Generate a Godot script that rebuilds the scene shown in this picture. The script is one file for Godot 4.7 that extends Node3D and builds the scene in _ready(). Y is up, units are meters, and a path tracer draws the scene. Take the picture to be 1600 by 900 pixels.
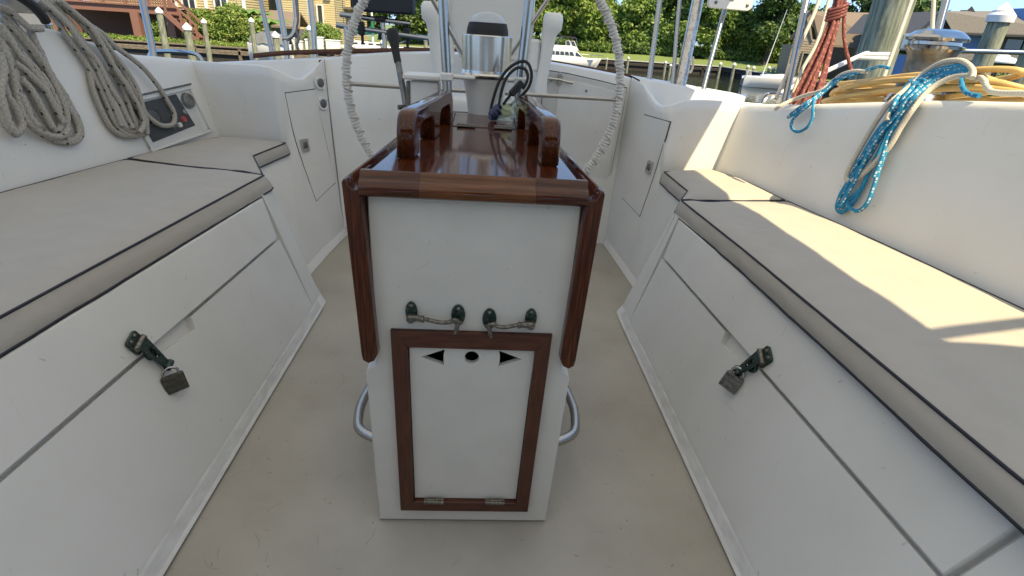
extends Node3D
# A sailing yacht's cockpit seen from the companionway: table and binnacle, benches, ropes, canal banks behind.

var M := {}
var used := {}
var rng := RandomNumberGenerator.new()

# ---------------------------------------------------------------- scene tree helpers
func numbered(called: String) -> String:
	var n: int = used.get(called, 0)
	used[called] = n + 1
	return called if n == 0 else "%s_%03d" % [called, n]

func tag(o: Node, label := "", category := "", group := "", kind := "") -> Node:
	if label: o.set_meta("label", label)
	if category: o.set_meta("category", category)
	if group: o.set_meta("group", group)
	if kind: o.set_meta("kind", kind)
	return o

func thing(called: String, label: String, category: String, where := Vector3.ZERO, group := "") -> Node3D:
	var o := Node3D.new()
	o.name = numbered(called)
	add_child(o)
	o.position = where
	tag(o, label, category, group)
	return o

func setting(called: String, where := Vector3.ZERO) -> Node3D:
	var o := Node3D.new()
	o.name = numbered(called)
	add_child(o)
	o.position = where
	o.set_meta("kind", "structure")
	return o

# world-space shapes: the mesh is shifted so that it sits in its parent's frame
func put(called: String, st: SurfaceTool, m: Material, parent: Node3D, label := "") -> MeshInstance3D:
	st.generate_normals()
	var o := MeshInstance3D.new()
	o.mesh = st.commit()
	o.material_override = m
	o.name = called
	o.cast_shadow = GeometryInstance3D.SHADOW_CASTING_SETTING_ON
	parent.add_child(o, true)
	var off := Vector3.ZERO
	var q: Node = parent
	while q != self:
		off += (q as Node3D).position
		q = q.get_parent()
	o.position = -off
	if label: o.set_meta("label", label)
	return o

# ---------------------------------------------------------------- mesh helpers
func S(smooth := true) -> SurfaceTool:
	var st := SurfaceTool.new()
	st.begin(Mesh.PRIMITIVE_TRIANGLES)
	st.set_smooth_group(0 if smooth else -1)
	st.set_uv(Vector2.ZERO)
	return st

func V(a) -> Vector3:
	return Vector3(a[0], a[1], a[2])

func VA(list) -> Array:
	var r := []
	for a in list: r.append(V(a))
	return r

func tri(st: SurfaceTool, a: Vector3, b: Vector3, c: Vector3) -> void:
	st.add_vertex(a); st.add_vertex(b); st.add_vertex(c)

func quad(st: SurfaceTool, a: Vector3, b: Vector3, c: Vector3, d: Vector3) -> void:
	tri(st, a, b, c); tri(st, a, c, d)

func tri_out(st: SurfaceTool, a: Vector3, b: Vector3, c: Vector3, mid: Vector3) -> void:
	# clockwise front faces pointing away from mid
	if (b - a).cross(c - a).dot((a + b + c) / 3.0 - mid) > 0.0: tri(st, a, c, b)
	else: tri(st, a, b, c)

func quad_out(st: SurfaceTool, a: Vector3, b: Vector3, c: Vector3, d: Vector3, mid: Vector3) -> void:
	tri_out(st, a, b, c, mid); tri_out(st, a, c, d, mid)

# box with chamfered edges
func box(st: SurfaceTool, c: Vector3, s: Vector3, bevel := 0.0, b := Basis()) -> void:
	st.set_smooth_group(-1)
	var h := s * 0.5
	var g: float = min(bevel, min(h.x, min(h.y, h.z)) * 0.98)
	for ax in 3:
		var u := (ax + 1) % 3
		var w := (ax + 2) % 3
		for sg in [-1.0, 1.0]:
			var p := []
			for k in [[-1, -1], [1, -1], [1, 1], [-1, 1]]:
				var v := Vector3()
				v[ax] = sg * h[ax]; v[u] = k[0] * (h[u] - g); v[w] = k[1] * (h[w] - g)
				p.append(c + b * v)
			quad_out(st, p[0], p[1], p[2], p[3], c)
		if g > 0.0:
			for s1 in [-1.0, 1.0]:
				for s2 in [-1.0, 1.0]:
					var p := []
					for k in [[0, -1], [0, 1], [1, 1], [1, -1]]:
						var v := Vector3()
						v[u] = s1 * (h[u] - (g if k[0] == 1 else 0.0))
						v[w] = s2 * (h[w] - (0.0 if k[0] == 1 else g))
						v[ax] = k[1] * (h[ax] - g)
						p.append(c + b * v)
					quad_out(st, p[0], p[1], p[2], p[3], c)
	if g > 0.0:
		for sx in [-1.0, 1.0]:
			for sy in [-1.0, 1.0]:
				for sz in [-1.0, 1.0]:
					tri_out(st, c + b * Vector3(sx * h.x, sy * (h.y - g), sz * (h.z - g)), c + b * Vector3(sx * (h.x - g), sy * h.y, sz * (h.z - g)), c + b * Vector3(sx * (h.x - g), sy * (h.y - g), sz * h.z), c)

func bar(st: SurfaceTool, a: Vector3, b: Vector3, w: float, h: float, bevel := 0.0) -> void:
	var f := (b - a).normalized()
	var up := Vector3.UP if abs(f.y) < 0.95 else Vector3.RIGHT
	var x := up.cross(f).normalized()
	box(st, (a + b) * 0.5, Vector3(w, h, a.distance_to(b)), bevel, Basis(x, f.cross(x), f))

func spline(p: Array, k := 6, closed := false) -> Array:
	var out := []
	var n := p.size()
	for i in (n if closed else n - 1):
		var a: Vector3 = p[(i - 1 + n) % n] if closed or i > 0 else p[0] * 2.0 - p[1]
		var b: Vector3 = p[i]
		var c: Vector3 = p[(i + 1) % n]
		var d: Vector3 = p[(i + 2) % n] if closed or i + 2 < n else p[n - 1] * 2.0 - p[n - 2]
		for j in k: out.append(b.cubic_interpolate(c, a, d, float(j) / k))
	if not closed: out.append(p[n - 1])
	return out

# round tube along points, radius a number or an array; uv: around, metres along
func tube(st: SurfaceTool, p: Array, r, n := 10, closed := false, caps := true) -> void:
	st.set_smooth_group(0)
	var m := p.size()
	var rings := []
	var side := Vector3.ZERO
	var len := 0.0
	var lens := []
	for i in m:
		var a: Vector3 = p[(i - 1 + m) % m] if closed or i > 0 else p[0]
		var b: Vector3 = p[(i + 1) % m] if closed or i < m - 1 else p[m - 1]
		var t := (b - a).normalized()
		if side == Vector3.ZERO:
			side = t.cross(Vector3.UP if abs(t.y) < 0.9 else Vector3.RIGHT).normalized()
		side = (side - t * side.dot(t)).normalized()
		var up := t.cross(side)
		if i > 0: len += (p[i] as Vector3).distance_to(p[i - 1])
		lens.append(len)
		var rr: float = r[i] if r is Array else r
		var ring := []
		for k in n + 1:
			var q := TAU * k / n
			ring.append(p[i] + (side * cos(q) + up * sin(q)) * rr)
		rings.append(ring)
	if closed:
		len += (p[0] as Vector3).distance_to(p[m - 1])
		lens.append(len)
		rings.append(rings[0])
	for i in rings.size() - 1:
		for k in n:
			var q := [rings[i][k], rings[i][k + 1], rings[i + 1][k + 1], rings[i + 1][k]]
			var uv := [Vector2(float(k) / n, lens[i]), Vector2(float(k + 1) / n, lens[i]), Vector2(float(k + 1) / n, lens[i + 1]), Vector2(float(k) / n, lens[i + 1])]
			for j in [0, 2, 1, 0, 3, 2]:
				st.set_uv(uv[j]); st.add_vertex(q[j])
	if caps and not closed:
		st.set_smooth_group(-1)
		for e in [0, m - 1]:
			for k in n:
				st.set_uv(Vector2.ZERO); st.add_vertex(p[e])
				st.set_uv(Vector2.ZERO); st.add_vertex(rings[e][k if e else k + 1])
				st.set_uv(Vector2.ZERO); st.add_vertex(rings[e][k + 1 if e else k])
		st.set_smooth_group(0)

# profile of [radius, height] turned round the axis of b.y through o
func lathe(st: SurfaceTool, prof: Array, o: Vector3, n := 32, b := Basis()) -> void:
	for i in prof.size() - 1:
		st.set_smooth_group(i % 4 + 1 if false else 0)
		for k in n:
			var a0 := TAU * k / n
			var a1 := TAU * (k + 1) / n
			var p := []
			for e in [[i, a0], [i, a1], [i + 1, a1], [i + 1, a0]]:
				var q: Array = prof[e[0]]
				p.append(o + b * Vector3(q[0] * cos(e[1]), q[1], q[0] * sin(e[1])))
			if prof[i][0] > 0.0: tri(st, p[0], p[1], p[2])
			if prof[i + 1][0] > 0.0: tri(st, p[0], p[2], p[3])

# sharp profile: every corner doubled so that it stays crisp
func lathe_sharp(st: SurfaceTool, prof: Array, o: Vector3, n := 32, b := Basis()) -> void:
	for i in prof.size() - 1:
		st.set_smooth_group(i + 1)
		for k in n:
			var a0 := TAU * k / n
			var a1 := TAU * (k + 1) / n
			var p := []
			for e in [[i, a0], [i, a1], [i + 1, a1], [i + 1, a0]]:
				var q: Array = prof[e[0]]
				p.append(o + b * Vector3(q[0] * cos(e[1]), q[1], q[0] * sin(e[1])))
			if prof[i][0] > 0.0: tri(st, p[0], p[1], p[2])
			if prof[i + 1][0] > 0.0: tri(st, p[0], p[2], p[3])
	st.set_smooth_group(0)

# grid of points, rows of equal length
func patch(st: SurfaceTool, g: Array, flip := false) -> void:
	for i in g.size() - 1:
		for j in g[i].size() - 1:
			if flip: quad(st, g[i][j], g[i + 1][j], g[i + 1][j + 1], g[i][j + 1])
			else: quad(st, g[i][j], g[i][j + 1], g[i + 1][j + 1], g[i + 1][j])

func inset(poly: PackedVector2Array, d: float) -> PackedVector2Array:
	var n := poly.size()
	var out := PackedVector2Array()
	for i in n:
		var e0 := (poly[i] - poly[(i - 1 + n) % n]).normalized()
		var e1 := (poly[(i + 1) % n] - poly[i]).normalized()
		var n0 := Vector2(-e0.y, e0.x)
		var n1 := Vector2(-e1.y, e1.x)
		var m := n0 + n1
		m = m / max(0.35, m.length_squared()) * 2.0 * 0.5
		out.append(poly[i] + m * d)
	return out

# outline (counter-clockwise in x, y of t) swept from z0 to z1 with rounded edges
func prism(st: SurfaceTool, poly: PackedVector2Array, z0: float, z1: float, t := Transform3D(), bevel := 0.0, steps := 2) -> void:
	if Geometry2D.is_polygon_clockwise(poly):
		poly = poly.duplicate()
		poly.reverse()
	var rings := []
	var lev := []
	if bevel > 0.0:
		for i in steps + 1:
			var q := PI * 0.5 * i / steps
			lev.append([bevel * (1.0 - sin(q)), z0 + bevel * (1.0 - cos(q))])
		for i in steps + 1:
			var q := PI * 0.5 * (steps - i) / steps
			lev.append([bevel * (1.0 - sin(q)), z1 - bevel * (1.0 - cos(q))])
	else: lev = [[0.0, z0], [0.0, z1]]
	for l in lev:
		var ring := []
		for v in (inset(poly, l[0]) if l[0] > 0.0 else poly): ring.append(t * Vector3(v.x, v.y, l[1]))
		rings.append(ring)
	var n := poly.size()
	st.set_smooth_group(0 if bevel > 0.0 else -1)
	for i in rings.size() - 1:
		for k in n:
			var k2 := (k + 1) % n
			quad(st, rings[i][k], rings[i + 1][k], rings[i + 1][k2], rings[i][k2])
	st.set_smooth_group(-1)
	var idx := Geometry2D.triangulate_polygon(inset(poly, bevel) if bevel > 0.0 else poly)
	var last: Array = rings[rings.size() - 1]
	for i in range(0, idx.size(), 3):
		var tr := [idx[i], idx[i + 1], idx[i + 2]]
		var ar := (poly[tr[1]] - poly[tr[0]]).cross(poly[tr[2]] - poly[tr[0]])
		if ar < 0.0: tr = [tr[0], tr[2], tr[1]]
		tri(st, rings[0][tr[0]], rings[0][tr[1]], rings[0][tr[2]])
		tri(st, last[tr[0]], last[tr[2]], last[tr[1]])
	st.set_smooth_group(0)

func pol(list) -> PackedVector2Array:
	var r := PackedVector2Array()
	for a in list: r.append(Vector2(a[0], a[1]))
	return r

func disc(cx: float, cy: float, rx: float, ry: float, n := 20) -> PackedVector2Array:
	var r := PackedVector2Array()
	for i in n: r.append(Vector2(cx + rx * cos(TAU * i / n), cy + ry * sin(TAU * i / n)))
	return r

func rounded(x0: float, y0: float, x1: float, y1: float, r: float, n := 5) -> PackedVector2Array:
	var o := PackedVector2Array()
	for c in [[x1 - r, y1 - r, 0.0], [x0 + r, y1 - r, 0.25], [x0 + r, y0 + r, 0.5], [x1 - r, y0 + r, 0.75]]:
		for i in n + 1:
			var q: float = TAU * (c[2] + 0.25 * i / n)
			o.append(Vector2(c[0] + r * cos(q), c[1] + r * sin(q)))
	return o

func lerp_list(list: Array, x: float) -> float:
	# list of [key, value] with rising keys
	if x <= list[0][0]: return list[0][1]
	for i in list.size() - 1:
		if x <= list[i + 1][0]:
			return lerpf(list[i][1], list[i + 1][1], (x - list[i][0]) / (list[i + 1][0] - list[i][0]))
	return list[list.size() - 1][1]

func plane_frame(o: Vector3, nrm: Vector3, up := Vector3.UP) -> Transform3D:
	# local z points along nrm, local y along up as far as it can
	var z := nrm.normalized()
	var x := up.cross(z).normalized()
	return Transform3D(Basis(x, z.cross(x), z), o)

# ---------------------------------------------------------------- materials
func noise_image(size: int, freq: float, sd: int, oct := 4, cell := false) -> Image:
	var f := FastNoiseLite.new()
	f.seed = sd
	f.frequency = freq
	f.noise_type = FastNoiseLite.TYPE_CELLULAR if cell else FastNoiseLite.TYPE_SIMPLEX_SMOOTH
	f.fractal_octaves = oct
	return f.get_seamless_image(size, size)

func lin(r: float, g: float, b: float) -> Color:
	return Color(r, g, b).linear_to_srgb()

# an image whose colour runs along stops of linear colour by the noise
func tinted(im: Image, stops: Array) -> Image:
	var w := im.get_width()
	var out := Image.create(w, w, false, Image.FORMAT_RGB8)
	var ramp := []
	for i in 256:
		var t := i / 255.0
		var c: Color = stops[0][1]
		for k in stops.size() - 1:
			if t >= stops[k][0]:
				c = (stops[k][1] as Color).lerp(stops[k + 1][1], clampf((t - stops[k][0]) / (stops[k + 1][0] - stops[k][0]), 0.0, 1.0))
		ramp.append(c.linear_to_srgb())
	var d := im.get_data()
	var bpp := d.size() / (w * w)
	for y in w:
		for x in w: out.set_pixel(x, y, ramp[d[(y * w + x) * bpp]])
	return out

func tex(im: Image) -> ImageTexture:
	return ImageTexture.create_from_image(im)

func bump(size: int, freq: float, sd: int, oct := 4, strength := 2.0) -> ImageTexture:
	var im := noise_image(size, freq, sd, oct)
	im.convert(Image.FORMAT_RGBA8)
	im.bump_map_to_normal_map(strength)
	return tex(im)

func mat(c: Color, rough := 0.6, metal := 0.0) -> StandardMaterial3D:
	var m := StandardMaterial3D.new()
	m.albedo_color = c
	m.roughness = rough
	m.metallic = metal
	return m

func surf(t: Texture2D, scale: Vector3, rough: float, world := true, nrm: Texture2D = null, depth := 0.3) -> StandardMaterial3D:
	var m := mat(Color.WHITE, rough)
	m.albedo_texture = t
	m.uv1_triplanar = true
	m.uv1_world_triplanar = world
	m.uv1_scale = scale
	if nrm:
		m.normal_enabled = true
		m.normal_texture = nrm
		m.normal_scale = depth
	return m

func mark(im: Image, n: int, c: Color, lo: int, hi: int, strength: float) -> void:
	# scuffs: short strokes of dirt scattered over the tile
	var w := im.get_width()
	for i in n:
		var x := rng.randf() * w
		var y := rng.randf() * w
		var a := rng.randf() * TAU
		var bend := rng.randf_range(-0.05, 0.05)
		var l := rng.randi_range(lo, hi)
		var s := strength * rng.randf_range(0.3, 1.0)
		for k in l:
			var px := posmod(int(x), w)
			var py := posmod(int(y), w)
			im.set_pixel(px, py, im.get_pixel(px, py).lerp(c, s * rng.randf_range(0.5, 1.0)))
			x += cos(a); y += sin(a); a += bend

func make_materials() -> void:
	rng.seed = 11
	var soft := noise_image(512, 0.006, 3, 4)
	var fine := noise_image(256, 0.03, 5, 5)
	# moulded gelcoat, chalky white with scuffs
	var g := tinted(soft, [[0.0, Color(0.665, 0.65, 0.61)], [0.45, Color(0.715, 0.70, 0.66)], [1.0, Color(0.745, 0.73, 0.695)]])
	mark(g, 46, Color(0.24, 0.21, 0.18), 1, 5, 0.65)
	mark(g, 9, Color(0.5, 0.48, 0.45), 10, 36, 0.4)
	M.gel = surf(tex(g), Vector3(0.9, 0.9, 0.9), 0.34, true, bump(512, 0.01, 9, 5, 1.0), 0.10)
	M.gel.metallic_specular = 0.45
	var g2 := tinted(soft, [[0.0, Color(0.60, 0.585, 0.545)], [1.0, Color(0.66, 0.645, 0.60)]])
	mark(g2, 40, Color(0.36, 0.33, 0.28), 1, 4, 0.6)
	mark(g2, 10, Color(0.5, 0.47, 0.42), 8, 30, 0.45)
	M.panel = surf(tex(g2), Vector3(1.7, 1.7, 1.7), 0.32, true)
	M.caulk = surf(tex(tinted(fine, [[0.0, Color(0.50, 0.49, 0.47)], [1.0, Color(0.74, 0.73, 0.70)]])), Vector3(6, 6, 1.5), 0.55)
	# beige sole with footmarks and scratches
	var so := tinted(noise_image(1024, 0.0045, 21, 5), [[0.0, Color(0.335, 0.30, 0.245)], [0.35, Color(0.37, 0.337, 0.28)], [0.6, Color(0.39, 0.357, 0.298)], [1.0, Color(0.43, 0.395, 0.335)]])
	mark(so, 190, Color(0.3, 0.27, 0.23), 6, 30, 0.35)
	mark(so, 90, Color(0.74, 0.71, 0.65), 4, 34, 0.6)
	mark(so, 260, Color(0.2, 0.17, 0.13), 1, 6, 0.8)
	M.sole = surf(tex(so), Vector3(0.62, 0.62, 0.62), 0.5, true, bump(512, 0.09, 8, 3, 1.5), 0.12)
	# varnished teak: isotropic noise stretched along the grain
	var wn := noise_image(512, 0.02, 31, 5)
	var dark := tex(tinted(wn, [[0.0, Color(0.022, 0.0045, 0.0012)], [0.4, Color(0.046, 0.0095, 0.0024)], [0.6, Color(0.075, 0.016, 0.0038)], [1.0, Color(0.14, 0.036, 0.008)]]))
	var pale := tex(tinted(wn, [[0.0, Color(0.045, 0.012, 0.003)], [0.45, Color(0.10, 0.030, 0.007)], [1.0, Color(0.19, 0.062, 0.015)]]))
	for a in [["x", Vector3(0.8, 16, 16)], ["y", Vector3(16, 0.8, 16)], ["z", Vector3(16, 16, 0.8)]]:
		var m := surf(dark, a[1], 0.45, true)
		m.metallic_specular = 0.15
		m.clearcoat_enabled = true
		m.clearcoat = 0.9
		m.clearcoat_roughness = 0.07
		m.normal_enabled = true
		m.normal_texture = M.gel.normal_texture
		m.normal_scale = 0.16
		M["teak_" + a[0]] = m
	M.teak_pale = M.teak_x.duplicate()
	M.teak_pale.albedo_texture = pale
	M.teak_dull = surf(tex(tinted(wn, [[0.0, Color(0.050, 0.014, 0.007)], [0.5, Color(0.075, 0.022, 0.010)], [1.0, Color(0.105, 0.034, 0.016)]])), Vector3(8, 1.2, 8), 0.45)
	M.teak_dull_x = M.teak_dull.duplicate()
	M.teak_dull_x.uv1_scale = Vector3(1.2, 8, 8)
	# metals
	M.steel = mat(lin(0.40, 0.39, 0.375), 0.24, 1.0)
	M.chrome = mat(lin(0.47, 0.46, 0.445), 0.15, 1.0)
	M.brushed = mat(lin(0.62, 0.60, 0.57), 0.24, 1.0)
	M.gunmetal = surf(tex(tinted(fine, [[0.0, Color(0.10, 0.10, 0.09)], [1.0, Color(0.28, 0.27, 0.25)]])), Vector3(5, 5, 5), 0.42, false)
	M.gunmetal.metallic = 0.8
	M.spotted = surf(tex(tinted(noise_image(256, 0.05, 44, 3), [[0.0, Color(0.2, 0.12, 0.08)], [0.28, Color(0.36, 0.31, 0.27)], [0.36, Color(0.55, 0.52, 0.48)], [1.0, Color(0.62, 0.6, 0.57)]])), Vector3(3, 3, 3), 0.22, true)
	M.spotted.metallic = 0.9
	M.bronze = surf(tex(tinted(fine, [[0.0, Color(0.010, 0.032, 0.028)], [0.45, Color(0.026, 0.055, 0.047)], [0.72, Color(0.06, 0.085, 0.072)], [1.0, Color(0.20, 0.19, 0.15)]])), Vector3(14, 14, 14), 0.4, true)
	M.bronze.metallic = 0.55
	M.bronze_rubbed = surf(tex(tinted(fine, [[0.0, Color(0.05, 0.055, 0.048)], [0.5, Color(0.17, 0.155, 0.13)], [1.0, Color(0.36, 0.32, 0.26)]])), Vector3(14, 14, 14), 0.32, true)
	M.bronze_rubbed.metallic = 0.75
	M.lock = surf(tex(tinted(fine, [[0.0, Color(0.02, 0.017, 0.013)], [0.5, Color(0.075, 0.066, 0.05)], [1.0, Color(0.17, 0.15, 0.115)]])), Vector3(12, 12, 12), 0.5, true)
	M.lock.metallic = 0.4
	M.black = mat(lin(0.012, 0.012, 0.013), 0.42)
	M.rubber = mat(lin(0.016, 0.016, 0.017), 0.7)
	M.screw = mat(lin(0.16, 0.155, 0.15), 0.4, 0.8)
	M.gap = mat(lin(0.03, 0.03, 0.03), 0.8)
	M.plastic = mat(lin(0.70, 0.69, 0.66), 0.38)
	M.vinyl = mat(lin(0.62, 0.61, 0.585), 0.5)
	# cushion cloth with a weave and loose wrinkles
	var cl := tinted(noise_image(512, 0.012, 61, 5), [[0.0, Color(0.395, 0.365, 0.322)], [0.5, Color(0.415, 0.383, 0.338)], [1.0, Color(0.43, 0.398, 0.352)]])
	M.cloth = surf(tex(cl), Vector3(1.3, 1.3, 1.3), 0.85, true, bump(512, 0.22, 62, 2, 2.0), 0.22)
	M.piping = mat(lin(0.010, 0.012, 0.022), 0.6)
	# ropes: u runs round, v along in metres
	M.rope_old = rope_mat([Color(0.44, 0.405, 0.35), Color(0.23, 0.21, 0.18), Color(0.03, 0.03, 0.032)], 0.055, 90, Vector2(1, 14))
	M.rope_white = rope_mat([Color(0.62, 0.58, 0.50), Color(0.40, 0.36, 0.30), Color(0.24, 0.20, 0.17)], 0.0, 91, Vector2(1, 26))
	M.rope_blue = rope_mat([Color(0.016, 0.25, 0.46), Color(0.008, 0.15, 0.33), Color(0.60, 0.64, 0.66)], 0.07, 92, Vector2(1, 30))
	M.rope_red = rope_mat([Color(0.20, 0.055, 0.045), Color(0.10, 0.03, 0.025), Color(0.36, 0.13, 0.10)], 0.10, 93, Vector2(1, 14))
	M.wrap = surf(tex(tinted(fine, [[0.0, Color(0.56, 0.53, 0.48)], [1.0, Color(0.70, 0.67, 0.62)]])), Vector3(6, 6, 6), 0.75, false)
	M.hose = surf(tex(tinted(soft, [[0.0, Color(0.46, 0.29, 0.09)], [0.5, Color(0.58, 0.39, 0.14)], [1.0, Color(0.66, 0.48, 0.20)]])), Vector3(3, 3, 3), 0.5)
	M.clear = mat(Color(0.92, 0.95, 0.96, 0.04), 0.03)
	M.clear.transparency = BaseMaterial3D.TRANSPARENCY_ALPHA
	M.flap = M.clear.duplicate()
	M.dome = mat(Color(0.85, 0.92, 0.97, 0.22), 0.04)
	M.dome.transparency = BaseMaterial3D.TRANSPARENCY_ALPHA
	M.flap.metallic_specular = 0.12
	M.bag = mat(Color(0.72, 0.82, 0.80, 0.32), 0.12)
	M.bag.transparency = BaseMaterial3D.TRANSPARENCY_ALPHA
	M.canvas = surf(tex(tinted(fine, [[0.0, Color(0.66, 0.68, 0.70)], [1.0, Color(0.72, 0.74, 0.76)]])), Vector3(8, 8, 8), 0.9)
	M.canvas.backlight_enabled = true
	M.canvas.backlight = lin(0.80, 0.79, 0.77)
	M.hood = surf(M.canvas.albedo_texture, Vector3(8, 8, 8), 0.9)
	M.hood.albedo_color = lin(0.10, 0.11, 0.13)
	make_outdoor_materials()

func rope_mat(c: Array, fleck: float, sd: int, scale: Vector2) -> StandardMaterial3D:
	# 64 x 64 tile of diagonal strands: light crowns, dark seams, flecks woven in
	rng.seed = sd
	var n := 64
	var im := Image.create(n, n, false, Image.FORMAT_RGB8)
	var hm := Image.create(n, n, false, Image.FORMAT_RGB8)
	var flecks := {}
	for i in 8:
		for j in 8: flecks[[i, j]] = rng.randf() < fleck
	for y in n:
		for x in n:
			var a := (x + y) % 16
			var b := posmod(x - y, 16)
			var over := (((x + y) / 16 + posmod(x - y, 64) / 16) % 2) == 0
			var t: float = sin(PI * ((a if over else b) + 0.5) / 16.0)
			var col: Color = (c[1] as Color).lerp(c[0], clampf(0.35 + 0.75 * t, 0.0, 1.0))
			col = col * rng.randf_range(0.72, 1.14)
			if flecks[[x / 8, y / 8]]: col = (c[2] as Color) * rng.randf_range(0.8, 1.1)
			im.set_pixel(x, y, Color(col.r, col.g, col.b).linear_to_srgb())
			hm.set_pixel(x, y, Color(t, t, t))
	hm.convert(Image.FORMAT_RGBA8)
	hm.bump_map_to_normal_map(2.0)
	var m := mat(Color.WHITE, 0.8)
	m.albedo_texture = tex(im)
	m.normal_enabled = true
	m.normal_texture = tex(hm)
	m.normal_scale = 0.45
	m.uv1_scale = Vector3(scale.x, scale.y, 1)
	return m
const COIL_MID = [[[-1.454,0.833,-2.213],[-1.448,0.796,-2.197],[-1.439,0.753,-2.183],[-1.424,0.687,-2.177],[-1.410,0.635,-2.181],[-1.397,0.601,-2.206],[-1.384,0.587,-2.260],[-1.376,0.607,-2.332]],
[[-1.513,1.052,-2.179],[-1.491,0.995,-2.218],[-1.470,0.923,-2.239],[-1.451,0.858,-2.255],[-1.437,0.793,-2.242],[-1.420,0.715,-2.230],[-1.403,0.646,-2.224],[-1.390,0.607,-2.246],[-1.380,0.600,-2.291],[-1.381,0.642,-2.343],[-1.397,0.704,-2.341],[-1.418,0.776,-2.322],[-1.434,0.823,-2.298]],
[[-1.520,1.049,-2.115],[-1.501,1.003,-2.164],[-1.482,0.939,-2.181],[-1.465,0.882,-2.198],[-1.451,0.833,-2.208],[-1.435,0.773,-2.213],[-1.420,0.712,-2.210],[-1.407,0.655,-2.204],[-1.392,0.606,-2.219],[-1.378,0.585,-2.270],[-1.373,0.607,-2.331],[-1.380,0.653,-2.356],[-1.396,0.714,-2.353],[-1.412,0.764,-2.328]],
[[-1.504,1.053,-2.197],[-1.482,1.001,-2.247],[-1.465,0.955,-2.280],[-1.448,0.901,-2.296],[-1.433,0.846,-2.305],[-1.415,0.777,-2.308],[-1.399,0.708,-2.303],[-1.383,0.638,-2.290],[-1.373,0.595,-2.288],[-1.367,0.588,-2.313],[-1.372,0.635,-2.352],[-1.385,0.690,-2.357],[-1.402,0.751,-2.347],[-1.421,0.811,-2.321]],
[[-1.492,1.045,-2.216],[-1.470,0.991,-2.268],[-1.449,0.950,-2.326],[-1.433,0.906,-2.359],[-1.411,0.859,-2.416],[-1.393,0.816,-2.456],[-1.371,0.752,-2.487],[-1.354,0.694,-2.501],[-1.340,0.641,-2.509],[-1.336,0.603,-2.474],[-1.348,0.606,-2.410],[-1.367,0.646,-2.364],[-1.381,0.697,-2.354],[-1.397,0.757,-2.351],[-1.414,0.822,-2.344],[-1.433,0.879,-2.318],[-1.451,0.929,-2.284],[-1.472,0.986,-2.251]],
[[-1.503,1.051,-2.142],[-1.483,1.000,-2.183],[-1.466,0.950,-2.210],[-1.449,0.887,-2.218],[-1.434,0.833,-2.226],[-1.421,0.779,-2.220],[-1.409,0.729,-2.218],[-1.397,0.677,-2.215],[-1.386,0.632,-2.209]],
[[-1.480,1.026,-2.214],[-1.461,0.987,-2.269],[-1.441,0.934,-2.306],[-1.424,0.879,-2.324],[-1.407,0.828,-2.345],[-1.388,0.763,-2.360],[-1.373,0.692,-2.348],[-1.362,0.633,-2.329],[-1.354,0.587,-2.304]],
[[-1.497,1.050,-2.112],[-1.479,1.009,-2.158],[-1.463,0.960,-2.185],[-1.446,0.904,-2.202],[-1.432,0.866,-2.227],[-1.419,0.817,-2.232],[-1.405,0.762,-2.233],[-1.391,0.715,-2.242],[-1.377,0.657,-2.243],[-1.367,0.621,-2.244]],
[[-1.480,1.054,-2.186],[-1.460,1.007,-2.233],[-1.441,0.956,-2.269],[-1.423,0.892,-2.279],[-1.407,0.831,-2.285],[-1.392,0.780,-2.298],[-1.378,0.732,-2.308],[-1.363,0.678,-2.314],[-1.353,0.626,-2.297],[-1.354,0.601,-2.256]]]
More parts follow.
